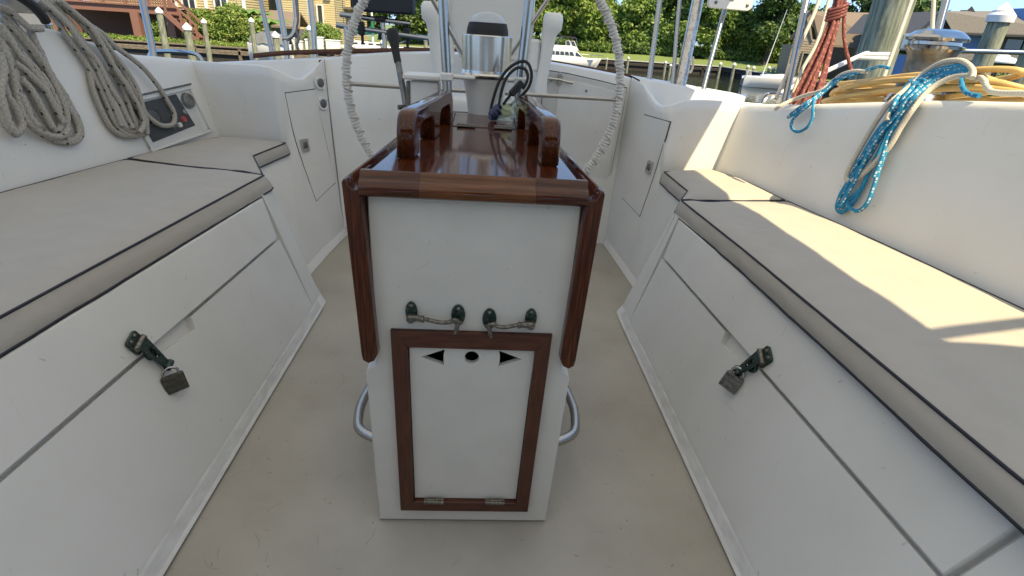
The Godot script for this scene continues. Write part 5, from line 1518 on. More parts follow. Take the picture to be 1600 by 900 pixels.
# ---------------------------------------------------------------- the sun awning overhead
func build_awning() -> void:
	var aw := thing("bimini", "pale canvas awning stretched over the cockpit, out of view above", "awning", Vector3(0, 1.95, -1.5))
	var st := S()
	var g := []
	for i in 21:
		var row := []
		var z := lerpf(2.2, -3.75, i / 20.0)
		for j in 17:
			var u := j / 16.0
			var xr := 1.570 if z < -0.55 else 1.570
			var x := lerpf(-1.95, xr, u)
			row.append(Vector3(x, 1.95 + 0.13 * sin(PI * u) + 0.02 * sin(i * 1.3), z))
		g.append(row)
	patch(st, g)
	put("canvas", st, M.canvas, aw)
	st = S()
	var wing := VA([[1.56, 1.95, -0.080], [1.65, 1.95, -0.025], [2.35, 1.95, 0.0], [2.35, 1.95, 2.2], [1.56, 1.95, 2.2]])
	for i in 3: tri(st, wing[0], wing[i + 1], wing[i + 2])
	put("forward_wing", st, M.canvas, aw)
	st = S()
	g = []
	for i in 9:
		var row := []
		for j in 17:
			var q := PI * j / 16.0
			row.append(Vector3(-1.75 * cos(q), 0.95 + 0.75 * pow(sin(q), 0.35), 0.95 + 0.10 * i * sin(q) + 0.05 * i))
		g.append(row)
	var dg := thing("spray_dodger", "dark canvas spray hood over the companionway behind the viewer", "spray hood", Vector3(0, 0.95, 1.0))
	for j in range(1, 16): tri(st, Vector3(0, 0.95, 1.9), g[8][j], g[8][j + 1])
	patch(st, g)
	put("hood", st, M.hood, dg)
	st = S()
	tube(st, VA([[1.56, 1.95, -0.100], [2.35, 1.93, -0.32]]), 0.018, 12)
	tube(st, VA([[1.570, 1.95, 2.2], [1.570, 1.95, -3.75]]), 0.012, 10)
	tube(st, VA([[-1.95, 1.95, 2.2], [-1.95, 1.95, -3.75]]), 0.012, 10)
	put("awning_frame", st, M.steel, aw)

# ---------------------------------------------------------------- outdoors
const GROUND := -0.58
const WATER := -1.2

func make_outdoor_materials() -> void:
	var soft := noise_image(512, 0.008, 103, 4)
	var fine := noise_image(256, 0.04, 105, 4)
	M.grass = surf(tex(tinted(fine, [[0.0, Color(0.09, 0.13, 0.03)], [0.5, Color(0.15, 0.20, 0.05)], [1.0, Color(0.24, 0.28, 0.09)]])), Vector3(0.5, 0.5, 0.5), 0.95)
	M.water = mat(lin(0.022, 0.026, 0.017), 0.06)
	M.water.metallic_specular = 0.5
	M.water.normal_enabled = true
	M.water.normal_texture = bump(512, 0.012, 131, 4, 3.0)
	M.water.normal_scale = 0.35
	M.water.uv1_triplanar = true
	M.water.uv1_world_triplanar = true
	M.water.uv1_scale = Vector3(0.16, 0.16, 0.45)
	M.bulkhead = surf(tex(tinted(fine, [[0.0, Color(0.06, 0.05, 0.035)], [0.5, Color(0.16, 0.13, 0.095)], [1.0, Color(0.28, 0.24, 0.18)]])), Vector3(0.4, 1.6, 0.4), 0.9)
	M.tarred = surf(tex(tinted(fine, [[0.0, Color(0.015, 0.013, 0.01)], [1.0, Color(0.05, 0.042, 0.034)]])), Vector3(0.8, 0.8, 0.8), 0.85)
	M.redwood = surf(tex(tinted(fine, [[0.0, Color(0.17, 0.075, 0.055)], [1.0, Color(0.28, 0.14, 0.10)]])), Vector3(1.4, 1.4, 1.4), 0.8)
	M.siding = surf(tex(tinted(fine, [[0.0, Color(0.44, 0.36, 0.19)], [1.0, Color(0.54, 0.45, 0.26)]])), Vector3(0.7, 0.7, 0.7), 0.75)
	M.siding_tan = surf(tex(tinted(fine, [[0.0, Color(0.20, 0.165, 0.12)], [1.0, Color(0.30, 0.25, 0.19)]])), Vector3(0.7, 0.7, 0.7), 0.8)
	M.siding_blue = surf(tex(tinted(fine, [[0.0, Color(0.085, 0.17, 0.34)], [1.0, Color(0.12, 0.22, 0.42)]])), Vector3(0.7, 0.7, 0.7), 0.7)
	M.siding_grey = surf(tex(tinted(fine, [[0.0, Color(0.13, 0.125, 0.115)], [1.0, Color(0.2, 0.19, 0.175)]])), Vector3(0.7, 0.7, 0.7), 0.8)
	M.shingle = surf(tex(tinted(noise_image(256, 0.11, 141, 3), [[0.0, Color(0.10, 0.075, 0.055)], [0.5, Color(0.19, 0.145, 0.11)], [1.0, Color(0.27, 0.21, 0.165)]])), Vector3(0.55, 0.55, 0.55), 0.95)
	M.shingle_grey = surf(tex(tinted(noise_image(256, 0.11, 142, 3), [[0.0, Color(0.09, 0.08, 0.07)], [0.5, Color(0.155, 0.14, 0.125)], [1.0, Color(0.23, 0.21, 0.19)]])), Vector3(0.55, 0.55, 0.55), 0.95)
	M.white_paint = mat(lin(0.72, 0.71, 0.69), 0.5)
	M.dark_trim = mat(lin(0.03, 0.03, 0.032), 0.6)
	M.glass = mat(lin(0.025, 0.032, 0.038), 0.05)
	M.glass.metallic_specular = 0.8
	M.concrete = surf(tex(tinted(soft, [[0.0, Color(0.36, 0.34, 0.31)], [1.0, Color(0.46, 0.44, 0.40)]])), Vector3(0.6, 0.6, 0.6), 0.9)
	M.hull_white = mat(lin(0.74, 0.73, 0.70), 0.3)
	M.sail_green = surf(tex(tinted(fine, [[0.0, Color(0.01, 0.10, 0.075)], [1.0, Color(0.025, 0.17, 0.12)]])), Vector3(1, 1, 1), 0.8)
	M.tarp = surf(tex(tinted(soft, [[0.0, Color(0.10, 0.10, 0.10)], [1.0, Color(0.2, 0.2, 0.195)]])), Vector3(0.5, 0.5, 0.5), 0.85)
	# weathered pilings: streaks along the timber
	var pn := noise_image(512, 0.02, 151, 5)
	M.piling = surf(tex(tinted(pn, [[0.0, Color(0.06, 0.068, 0.048)], [0.35, Color(0.15, 0.165, 0.115)], [0.6, Color(0.25, 0.26, 0.185)], [1.0, Color(0.42, 0.41, 0.32)]])), Vector3(2.6, 0.22, 2.6), 0.9, true, bump(512, 0.03, 152, 4, 3.0), 0.6)
	M.bark = surf(tex(tinted(fine, [[0.0, Color(0.03, 0.024, 0.018)], [1.0, Color(0.10, 0.085, 0.07)]])), Vector3(2, 0.6, 2), 0.95)
	M.leaf = mat(Color.WHITE, 0.6)
	M.leaf.vertex_color_use_as_albedo = true
	M.leaf.backlight_enabled = true
	M.leaf.backlight = lin(0.42, 0.5, 0.12)
	M.banana = mat(lin(0.12, 0.20, 0.035), 0.45)
	M.banana.backlight_enabled = true
	M.banana.backlight = lin(0.12, 0.18, 0.03)

# leaves spread through ellipsoidal masses [centre, radii], grown in sprays, as one mesh
func foliage(called: String, blobs: Array, count: int, size: float, cols: Array, sd: int, parent: Node3D) -> void:
	rng.seed = sd
	var vs := PackedVector3Array()
	var ns := PackedVector3Array()
	var cs := PackedColorArray()
	var ix := PackedInt32Array()
	var total := 0.0
	for b in blobs: total += (b[1] as Vector3).x * (b[1] as Vector3).y
	for i in count:
		var pick := rng.randf() * total
		var bl: Array = blobs[0]
		for b in blobs:
			pick -= (b[1] as Vector3).x * (b[1] as Vector3).y
			if pick <= 0.0:
				bl = b
				break
		var d := Vector3(rng.randfn(), rng.randfn(), rng.randfn()).normalized()
		if d.y < -0.35 and rng.randf() < 0.6: d.y = -d.y
		var rad: float = pow(rng.randf(), 0.22) * rng.randf_range(0.84, 1.12)
		var p: Vector3 = bl[0] + (bl[1] as Vector3) * d * rad
		var c: Color = (cols[0] as Color).lerp(cols[1], rng.randf())
		if rng.randf() < 0.15: c = (cols[1] as Color).lerp(cols[2], rng.randf())
		for k in 11:
			var q := p + Vector3(rng.randfn(), rng.randfn() * 0.8, rng.randfn()) * size * 0.55
			var n := (Vector3(rng.randfn(), rng.randfn(), rng.randfn()).normalized() + d * 0.8 + Vector3(0, 0.25, 0)).normalized()
			var u := n.cross(Vector3(rng.randf_range(-1, 1), rng.randf_range(-1, 1), rng.randf_range(-1, 1))).normalized()
			var w := n.cross(u) * size * rng.randf_range(0.16, 0.26)
			u *= size * rng.randf_range(0.32, 0.52)
			var at := vs.size()
			vs.append(q - u); vs.append(q + w); vs.append(q + u - n * size * 0.08); vs.append(q - w)
			var cc := c * rng.randf_range(0.8, 1.2)
			for e in 4:
				ns.append(n); cs.append(cc)
			ix.append(at); ix.append(at + 1); ix.append(at + 2); ix.append(at); ix.append(at + 2); ix.append(at + 3)
	var ar := []
	ar.resize(Mesh.ARRAY_MAX)
	ar[Mesh.ARRAY_VERTEX] = vs
	ar[Mesh.ARRAY_NORMAL] = ns
	ar[Mesh.ARRAY_COLOR] = cs
	ar[Mesh.ARRAY_INDEX] = ix
	var am := ArrayMesh.new()
	am.add_surface_from_arrays(Mesh.PRIMITIVE_TRIANGLES, ar)
	var o := MeshInstance3D.new()
	o.mesh = am
	o.material_override = M.leaf
	o.name = called
	o.set_meta("kind", "stuff")
	parent.add_child(o, true)
	o.position = -parent.position

const GREEN_A = [Color(0.091, 0.156, 0.029), Color(0.195, 0.286, 0.058), Color(0.338, 0.390, 0.104)]
const GREEN_B = [Color(0.052, 0.098, 0.023), Color(0.130, 0.202, 0.049), Color(0.221, 0.273, 0.078)]
const GREEN_C = [Color(0.117, 0.189, 0.033), Color(0.260, 0.351, 0.072), Color(0.400, 0.400, 0.111)]

func tree(label: String, foot: Vector3, h: float, w: float, cols: Array, sd: int, count: int, group: String, skirt := 0.28) -> void:
	var t := thing("tree", label, "tree", foot, group)
	rng.seed = sd
	var st := S()
	var fork := foot + Vector3(rng.randf_range(-0.2, 0.2), h * 0.35, rng.randf_range(-0.2, 0.2))
	tube(st, spline([foot, foot + Vector3(0.08, h * 0.15, 0), fork], 4), [0.30, 0.27, 0.25, 0.23, 0.21, 0.20, 0.19, 0.18, 0.17].slice(0, 9), 8)
	var blobs := []
	for i in 13:
		var a := TAU * i / 13.0 * 2.4 + rng.randf()
		var lv := rng.randf_range(skirt, 0.92)
		var sp: float = w * sqrt(max(0.05, 1.0 - pow((lv - 0.5) / 0.55, 2.0))) * rng.randf_range(0.35, 0.85)
		var c := foot + Vector3(cos(a) * sp, h * lv, sin(a) * sp * 0.8)
		blobs.append([c, Vector3(1, 0.75, 1) * w * rng.randf_range(0.32, 0.5)])
		if i < 7:
			tube(st, spline([fork, fork.lerp(c, 0.5) + Vector3(0, h * 0.04, 0), c], 3), [0.13, 0.11, 0.09, 0.075, 0.06, 0.045, 0.03], 6)
	blobs.append([foot + Vector3(0, h * 0.9, 0), Vector3(0.45, 0.32, 0.45) * w])
	put("trunk", st, M.bark, t)
	foliage("crown", blobs, count, 0.42, cols, sd, t)

func shrub(called: String, label: String, blobs: Array, count: int, size: float, cols: Array, sd: int, group: String) -> void:
	var b0: Vector3 = blobs[0][0]
	var t := thing(called, label, "shrub", Vector3(b0.x, GROUND, b0.z), group)
	var st := S()
	for k in 3: tube(st, [Vector3(b0.x + (k - 1) * 0.15, GROUND - 0.05, b0.z), b0 + Vector3((k - 1) * 0.4, 0, 0)], 0.04, 6)
	put("stem", st, M.bark, t)
	foliage("foliage", blobs, count, size, cols, sd, t)

func piling(label: String, foot: Vector3, top: float, r: float, cap: String, lean := Vector3.ZERO, group := "mooring pilings") -> void:
	var t := thing("piling", label, "piling", foot, group)
	var st := S()
	var pts := []
	var rad := []
	for i in 9:
		var u := i / 8.0
		pts.append(foot + Vector3(lean.x * u, (top - foot.y) * u, lean.z * u))
		rad.append(r * (1.06 - 0.10 * u) * (1.0 + 0.02 * sin(i * 2.1)))
	tube(st, pts, rad, 18)
	put("post", st, M.piling, t)
	if cap:
		st = S()
		var o := foot + lean + Vector3(0, top - foot.y - 0.02, 0)
		lathe_sharp(st, [[r * 1.20, -0.9 * r], [r * 1.24, -0.25 * r], [r * 0.7, 0.35 * r], [0.0, 1.0 * r]] if cap == "cone" else [[r * 1.15, -0.05], [r * 1.15, 0.10], [0.0, 0.15]], o, 18)
		put("cap", st, M.white_paint, t)

# lap siding: a wall of overlapping boards as real steps
func siding(st: SurfaceTool, a: Vector3, b: Vector3, y0: float, y1: float, n: int, nrm: Vector3) -> void:
	st.set_smooth_group(-1)
	for i in n:
		var ya := lerpf(y0, y1, float(i) / n)
		var yb := lerpf(y0, y1, float(i + 1) / n)
		var o := nrm * 0.03
		quad_out(st, Vector3(a.x, ya, a.z) + o, Vector3(b.x, ya, b.z) + o, Vector3(b.x, yb, b.z), Vector3(a.x, yb, a.z), a - nrm * 5.0)
		quad_out(st, Vector3(a.x, ya, a.z) + o, Vector3(b.x, ya, b.z) + o, Vector3(b.x, ya, b.z), Vector3(a.x, ya, a.z), a - nrm * 5.0 + Vector3(0, 40, 0))

func window_on(parent: Node3D, x0: float, y0: float, x1: float, y1: float, z: float, frame: Material, bars := 1, called := "window") -> void:
	var st := S(false)
	var t := 0.09
	box(st, Vector3((x0 + x1) * 0.5, y1 + t * 0.5, z + 0.05), Vector3(x1 - x0 + 2 * t, t, 0.1))
	box(st, Vector3((x0 + x1) * 0.5, y0 - t * 0.5, z + 0.06), Vector3(x1 - x0 + 2 * t, t, 0.12))
	box(st, Vector3(x0 - t * 0.5, (y0 + y1) * 0.5, z + 0.05), Vector3(t, y1 - y0, 0.1))
	box(st, Vector3(x1 + t * 0.5, (y0 + y1) * 0.5, z + 0.05), Vector3(t, y1 - y0, 0.1))
	for i in bars: box(st, Vector3(lerpf(x0, x1, (i + 1.0) / (bars + 1.0)), (y0 + y1) * 0.5, z + 0.04), Vector3(0.06, y1 - y0, 0.06))
	var w := put(called, st, frame, parent)
	st = S(false)
	box(st, Vector3((x0 + x1) * 0.5, (y0 + y1) * 0.5, z + 0.01), Vector3(x1 - x0, y1 - y0, 0.03))
	put("pane", st, M.glass, w)

func gable(st: SurfaceTool, x0: float, x1: float, xm: float, ye: float, yr: float, z0: float, z1: float, over: float) -> void:
	# two roof slopes, ridge along z
	for e in [[x0, -1.0], [x1, 1.0]]:
		var d := Vector2(e[0] - xm, ye - yr).normalized() * over
		var a := Vector3(e[0] + d.x, ye + d.y, z0 + over)
		var b := Vector3(e[0] + d.x, ye + d.y, z1 - over)
		var c := Vector3(xm, yr, z1 - over)
		var f := Vector3(xm, yr, z0 + over)
		var up := Vector3(0, 0.12, 0)
		quad(st, a + up, b + up, c + up, f + up)
		quad(st, a, b, c, f)
		quad(st, a, a + up, f + up, f)
		quad(st, b, b + up, c + up, c)
		quad(st, a, b, b + up, a + up)

func roof_x(st: SurfaceTool, x0: float, x1: float, xr0: float, xr1: float, ye: float, yr: float, zf: float, zr: float, zb: float) -> void:
	# ridge along x from xr0 to xr1 at depth zr, eaves at zf and zb
	var up := Vector3(0, 0.12, 0)
	var f0 := Vector3(x0, ye, zf)
	var f1 := Vector3(x1, ye, zf)
	var r0 := Vector3(xr0, yr, zr)
	var r1 := Vector3(xr1, yr, zr)
	var b0 := Vector3(x0, ye, zb)
	var b1 := Vector3(x1, ye, zb)
	quad(st, f0 + up, f1 + up, r1 + up, r0 + up)
	quad(st, b0 + up, b1 + up, r1 + up, r0 + up)
	quad(st, f0, f1, f1 + up, f0 + up)
	quad(st, f0, f1, r1, r0)
	for e in [[f0, r0, b0], [f1, r1, b1]]:
		quad(st, e[0], e[0] + up, e[1] + up, e[1])
		quad(st, e[2], e[2] + up, e[1] + up, e[1])

func build_land() -> void:
	var st := S(false)
	var shore := pol([[-600, 15], [-60, -26], [-40, -31], [-8.2, -31], [-9.5, -48], [19.6, -48], [19.6, -36], [20.1, -22], [20.4, 30], [600, 30], [600, -700], [-600, -700]])
	var idx := Geometry2D.triangulate_polygon(shore)
	for i in range(0, idx.size(), 3):
		tri_out(st, Vector3(shore[idx[i]].x, GROUND, shore[idx[i]].y), Vector3(shore[idx[i + 1]].x, GROUND, shore[idx[i + 1]].y), Vector3(shore[idx[i + 2]].x, GROUND, shore[idx[i + 2]].y), Vector3(0, -500, -50))
	var gr := put("ground", st, M.grass, self)
	gr.set_meta("kind", "structure")
	st = S(true)
	var lawn := []
	for i in 14:
		var row := []
		for j in 24:
			var z := [-48.25, -49.2, -50.2, -51.2, -52.2, -53.2, -54.5, -56, -58, -62, -66, -70, -74, -78][i] as float
			var x := lerpf(-9.5, 40.0, j / 23.0)
			row.append(Vector3(x, GROUND + 0.012 + 0.46 * smoothstep(48.2, 55.0, -z) + 0.03 * sin(x * 0.7 + z * 0.4) * smoothstep(48.2, 50.0, -z), z))
		lawn.append(row)
	patch(st, lawn)
	var lw := put("lawn", st, M.grass, self)
	lw.set_meta("kind", "structure")
	st = S(false)
	box(st, Vector3(0, WATER - 0.05, -150), Vector3(1400, 0.1, 1400))
	var wa := put("water", st, M.water, self)
	wa.set_meta("kind", "structure")
	# timber bulkheads along the banks
	for w in [["weathered timber seawall in front of the raised deck", -40.0, -31.0, -8.2, -31.0, true], ["dark timber seawall across the water below the trees", -9.5, -48.0, 19.6, -48.0, false], ["timber seawall beside the grey-roofed houses", 19.6, -48.0, 19.6, -36.0, false], ["timber seawall below the umbrella terrace", 19.6, -36.0, 20.1, -22.0, false], ["timber seawall on the near right bank", 20.1, -22.0, 20.4, 30.0, false], ["timber seawall end where the channel opens left", -8.2, -31.0, -9.5, -48.0, true]]:
		var a := Vector3(w[1], 0, w[2])
		var b := Vector3(w[3], 0, w[4])
		var s := thing("seawall", w[0], "seawall", Vector3(a.x, WATER, a.z), "seawalls of the canal")
		var m: Material = M.bulkhead if w[5] else M.tarred
		var d := (b - a).normalized()
		var n := Vector3(-d.z, 0, d.x)
		if n.z < 0.0 and absf(d.x) > 0.5: n = -n
		if absf(d.z) > 0.5 and n.x > 0.0 and a.x > 0.0: n = -n
		if absf(d.z) > 0.5 and a.x < 0.0 and n.x < 0.0: n = -n
		st = S(false)
		bar(st, a + Vector3(0, -1.0, 0) + n * 0.05, b + Vector3(0, -1.0, 0) + n * 0.05, 0.1, 0.84)
		put("sheeting", st, M.tarred, s)
		st = S(false)
		bar(st, a + Vector3(0, GROUND + 0.03, 0) + n * 0.06, b + Vector3(0, GROUND + 0.03, 0) + n * 0.06, 0.30, 0.07, 0.01)
		put("cap_board", st, m if w[5] else M.concrete, s)
		st = S(false)
		bar(st, a + Vector3(0, -0.80, 0) + n * 0.16, b + Vector3(0, -0.80, 0) + n * 0.16, 0.12, 0.22, 0.02)
		put("wale", st, m, s)
		var len := a.distance_to(b)
		for k in int(min(len / 2.2, 14)):
			st = S(false)
			var p := a + d * (1.0 + k * 2.2) + n * 0.14
			bar(st, p + Vector3(0, -1.5, 0), p + Vector3(0, -0.62, 0), 0.16, 0.16, 0.02)
			put("post", st, m, s)

func build_left_bank() -> void:
	# raised deck in red stain
	var dk := thing("raised_deck", "red-brown raised timber deck with lattice skirting above a dark void", "deck", Vector3(-19, GROUND, -33))
	var st := S(false)
	for x in [[-22.0, -21.3], [-18.52, -18.1], [-16.75, -16.4]]:
		st = S(false)
		bar(st, Vector3((x[0] + x[1]) * 0.5, GROUND - 0.05, -32.5), Vector3((x[0] + x[1]) * 0.5, 0.80, -32.5), x[1] - x[0], 0.4)
		put("post", st, M.redwood, dk)
	st = S(false)
	box(st, Vector3(-20.3, 0.92, -32.5), Vector3(8.4, 0.34, 0.2))
	put("beam", st, M.redwood, dk)
	st = S(false)
	box(st, Vector3(-20.3, 1.12, -34.6), Vector3(8.4, 0.08, 4.6))
	put("floor", st, M.redwood, dk)
	st = S(false)
	box(st, Vector3(-21.0, 0.1, -36.5), Vector3(10.0, 1.9, 0.1))
	put("back_wall", st, M.redwood, dk)
	for k in 8:
		st = S(false)
		box(st, Vector3(-24.3 + k * 1.12, 1.75, -32.45), Vector3(0.12, 1.3, 0.12))
		put("rail_post", st, M.redwood, dk)
	st = S(false)
	box(st, Vector3(-20.3, 2.35, -32.45), Vector3(8.4, 0.08, 0.16))
	box(st, Vector3(-20.3, 1.62, -32.47), Vector3(8.4, 0.06, 0.06))
	put("handrail", st, M.redwood, dk)
	st = S(false)
	for k in 64:
		var x := -24.3 + k * 0.125
		for s in [-1.0, 1.0]: bar(st, Vector3(x, 1.17, -32.45 + s * 0.012), Vector3(x + s * 0.45, 1.60, -32.45 + s * 0.012), 0.02, 0.035)
	put("lattice", st, M.redwood, dk)
	# stairs
	var sr := thing("deck_stairs", "timber steps with a handrail running down from the deck", "stairs", Vector3(-15.6, GROUND, -32.2))
	for e in [-31.7, -32.6]:
		st = S(false)
		bar(st, Vector3(-16.45, 0.88, e), Vector3(-14.95, -0.50, e), 0.06, 0.24)
		put("stringer", st, M.redwood, sr)
		st = S(false)
		bar(st, Vector3(-16.45, 1.75, e), Vector3(-14.95, 0.32, e), 0.06, 0.10)
		for q in [[-16.35, 0.85, 1.66], [-15.66, 0.15, 1.0], [-14.98, -0.5, 0.36]]: bar(st, Vector3(q[0], q[1], e), Vector3(q[0], q[2], e), 0.09, 0.09)
		put("handrail", st, M.redwood, sr)
	for k in 7:
		st = S(false)
		box(st, Vector3(-16.35 + k * 0.22, 0.78 - k * 0.20, -32.15), Vector3(0.28, 0.05, 0.86))
		put("tread", st, M.redwood, sr)
	# yellow house behind
	var yh := thing("house", "pale yellow clapboard house behind the raised deck", "house", Vector3(-17.5, GROUND, -38), "houses on the left bank")
	st = S(false)
	siding(st, Vector3(-24, 0, -38), Vector3(-14.8, 0, -38), GROUND, 5.2, 40, Vector3(0, 0, 1))
	siding(st, Vector3(-14.8, 0, -38), Vector3(-14.8, 0, -46), GROUND, 5.2, 40, Vector3(1, 0, 0))
	put("wall", st, M.siding, yh)
	for x in [[-18.45, -17.75], [-16.55, -15.85]]: window_on(yh, x[0], 0.95, x[1], 2.3, -37.97, M.white_paint)
	st = S(false)
	for x in [-18.9, -17.1, -14.85]: box(st, Vector3(x, 2.2, -37.94), Vector3(0.2, 5.6, 0.1))
	put("corner_board", st, M.white_paint, yh)
	st = S(false)
	roof_x(st, -24.6, -14.2, -24.6, -14.2, 5.2, 8.0, -37.4, -42, -46.6)
	put("roof", st, M.shingle, yh)
	# tall yellow house and its neighbour
	var th := thing("house", "tall yellow clapboard house right of the banana leaves", "house", Vector3(-12.4, GROUND, -40.5), "houses on the left bank")
	st = S(false)
	siding(st, Vector3(-13.6, 0, -40.3), Vector3(-11.75, 0, -40.3), GROUND, 6.5, 52, Vector3(0, 0, 1))
	siding(st, Vector3(-11.75, 0, -40.3), Vector3(-11.75, 0, -42.0), GROUND, 6.5, 52, Vector3(1, 0, 0))
	siding(st, Vector3(-11.75, 0, -42.0), Vector3(-10.4, 0, -42.0), GROUND, 6.5, 52, Vector3(0, 0, 1))
	siding(st, Vector3(-10.4, 0, -42.0), Vector3(-10.4, 0, -48.0), GROUND, 6.5, 52, Vector3(1, 0, 0))
	put("wall", st, M.siding, th)
	window_on(th, -11.55, 0.7, -11.25, 1.85, -41.97, M.white_paint, 0)
	window_on(th, -11.0, 2.3, -10.75, 3.2, -41.97, M.white_paint, 0)
	st = S(false)
	box(st, Vector3(-12.0, 6.6, -44.2), Vector3(4.0, 0.2, 8.4))
	put("roof", st, M.shingle, th)
	var fh := thing("house", "cream house with a dark sliding window beside the wheel rim", "house", Vector3(-10.7, GROUND, -45), "houses on the left bank")
	st = S(false)
	siding(st, Vector3(-12.3, 0, -45.5), Vector3(-9.9, 0, -45.5), GROUND, 1.75, 14, Vector3(0, 0, 1))
	siding(st, Vector3(-12.0, 0, -45.0), Vector3(-10.0, 0, -45.0), 1.95, 5.0, 22, Vector3(0, 0, 1))
	siding(st, Vector3(-9.9, 0, -45.5), Vector3(-9.9, 0, -50.0), GROUND, 5.0, 42, Vector3(1, 0, 0))
	put("wall", st, M.siding, fh)
	window_on(fh, -11.5, 0.72, -10.75, 1.5, -45.47, M.white_paint)
	window_on(fh, -11.3, 2.15, -10.7, 3.2, -44.97, M.white_paint)
	st = S(false)
	box(st, Vector3(-11.0, 1.85, -45.0), Vector3(2.7, 0.14, 1.3))
	put("porch_roof", st, M.shingle_grey, fh)
	st = S(false)
	box(st, Vector3(-10.9, 0.40, -44.6), Vector3(2.0, 0.06, 0.06))
	for k in 9: box(st, Vector3(-11.8 + k * 0.23, 0.1, -44.6), Vector3(0.04, 0.6, 0.04))
	put("balustrade", st, M.redwood, fh)
	# low shingled shed
	var sh := thing("boat_shed", "low brown shingled roof behind the covered dinghy", "shed", Vector3(-12.4, GROUND, -37))
	st = S(false)
	box(st, Vector3(-12.3, -0.1, -37.6), Vector3(2.0, 1.0, 1.6))
	put("wall", st, M.siding_grey, sh)
	st = S(false)
	roof_x(st, -13.4, -11.2, -13.2, -11.4, 0.40, 1.22, -36.5, -37.6, -38.7)
	put("roof", st, M.shingle, sh)
	# dinghies and gear at the dock
	var dg := thing("covered_boat", "small boat under a dark grey cover at the dock", "boat", Vector3(-10.5, WATER, -29.7), "boats at the left dock")
	var g := []
	st = S()
	for i in 9:
		var u := i / 8.0
		var x := lerpf(-11.6, -9.55, u)
		var hw := 0.55 * sin(PI * (0.18 + 0.7 * u))
		g.append([Vector3(x, -1.15, -29.7), Vector3(x, -0.95, -29.7 + hw * 0.8), Vector3(x, -0.25, -29.7 + hw), Vector3(x, -0.20, -29.7 + hw), Vector3(x, -0.2, -29.7 - hw), Vector3(x, -1.15, -29.7)])
	patch(st, g)
	put("hull", st, M.hull_white, dg)
	st = S()
	g = []
	for i in 11:
		var u := i / 10.0
		var x := lerpf(-11.5, -9.6, u)
		var row := []
		for j in 7:
			var v := j / 6.0
			row.append(Vector3(x, -0.2 + 0.55 * sin(PI * v) * (0.55 + 0.45 * sin(PI * u)) + 0.03 * sin(i * 1.9 + j), -29.7 + lerpf(0.6, -0.6, v) * sin(PI * (0.2 + 0.62 * u))))
		g.append(row)
	patch(st, g)
	put("cover", st, M.tarp, dg)
	rng.seed = 71
	for k in 6:
		var x := -10.6 + k * 0.42
		var bx := thing("dock_box", ["tall white dock box beside the covered boat", "white dock box near the green piling", "white pedestal box between two stern tubes", "small white dock box by the hooked tube", "low white dock box under the round shrub", "wide white dock locker under the round shrub"][k], "dock box", Vector3(x, GROUND, -31.6), "boxes along the left dock")
		st = S(false)
		var hh := rng.randf_range(0.35, 0.75)
		var xx := x if k < 4 else -9.3 + (k - 4) * 0.9
		var zz := -31.6 if k < 4 else -33.0
		box(st, Vector3(xx, GROUND + hh * 0.5, zz), Vector3(0.24 if k < 4 else 0.75, hh, 0.3), 0.02)
		put("case", st, M.white_paint, bx)
		st = S(false)
		box(st, Vector3(xx, GROUND + hh + 0.03, zz), Vector3(0.28 if k < 4 else 0.8, 0.06, 0.34), 0.01)
		put("lid", st, M.white_paint, bx)
		bx.position = Vector3(xx, GROUND, zz)
		for ch in bx.get_children(): (ch as Node3D).position = -bx.position
	# pilings
	for p in [["weathered piling with a white cone cap in front of the deck", -14.95, 0.98, 0.14], ["green piling with a blunt white cap by the stairs", -13.83, 0.38, 0.17], ["slim piling with a white cone cap right of the stairs", -13.03, 0.66, 0.11], ["slim piling with a white cap left of the banana leaves", -10.88, 0.83, 0.11], ["green piling with a white cap between the stern tubes", -9.86, 0.28, 0.15], ["grey piling with a white cap beside the round shrub", -8.28, 0.66, 0.12]]:
		piling(p[0], Vector3(p[1], -1.6, -28.4), p[2], p[3], "cone", Vector3.ZERO, "pilings along the left bank")
	# green things
	shrub("hedge_shrub", "rounded hedge shrub right of the deck stairs", [[Vector3(-15.4, 0.30, -33.4), Vector3(0.9, 0.8, 0.7)], [Vector3(-14.75, 0.1, -33.3), Vector3(0.7, 0.7, 0.6)], [Vector3(-15.9, 0.0, -33.6), Vector3(0.6, 0.6, 0.6)]], 900, 0.17, GREEN_C, 21, "shrubs on the left bank")
	shrub("hedge_shrub", "large rounded hedge shrub left of the banana leaves", [[Vector3(-13.7, 0.55, -33.3), Vector3(1.0, 0.85, 0.8)], [Vector3(-13.0, 0.15, -33.2), Vector3(0.8, 0.8, 0.7)], [Vector3(-14.2, 0.0, -33.2), Vector3(0.8, 0.6, 0.7)]], 1300, 0.17, GREEN_C, 22, "shrubs on the left bank")
	shrub("hedge_shrub", "round bright shrub before the tall yellow house", [[Vector3(-9.6, 0.15, -35.5), Vector3(0.75, 0.65, 0.7)], [Vector3(-9.1, 0.0, -35.4), Vector3(0.55, 0.55, 0.5)], [Vector3(-10.2, -0.1, -35.6), Vector3(0.5, 0.5, 0.5)]], 800, 0.17, GREEN_C, 23, "shrubs on the left bank")
	shrub("hedge_shrub", "small shrub in the void below the deck", [[Vector3(-17.4, -0.1, -32.9), Vector3(0.5, 0.55, 0.4)]], 260, 0.15, GREEN_C, 24, "shrubs on the left bank")
	var gc := thing("ground_cover", "low green ground cover along the seawall", "plants", Vector3(-17, GROUND, -31.6))
	gc.set_meta("kind", "stuff")
	var bl := []
	for k in 26: bl.append([Vector3(-24.0 + k * 0.45, GROUND + 0.02, -31.9 + 0.2 * sin(k * 2.0)), Vector3(0.4, 0.20, 0.5)])
	foliage("leaves", bl, 1800, 0.11, GREEN_C, 25, gc)
	# banana plants
	rng.seed = 44
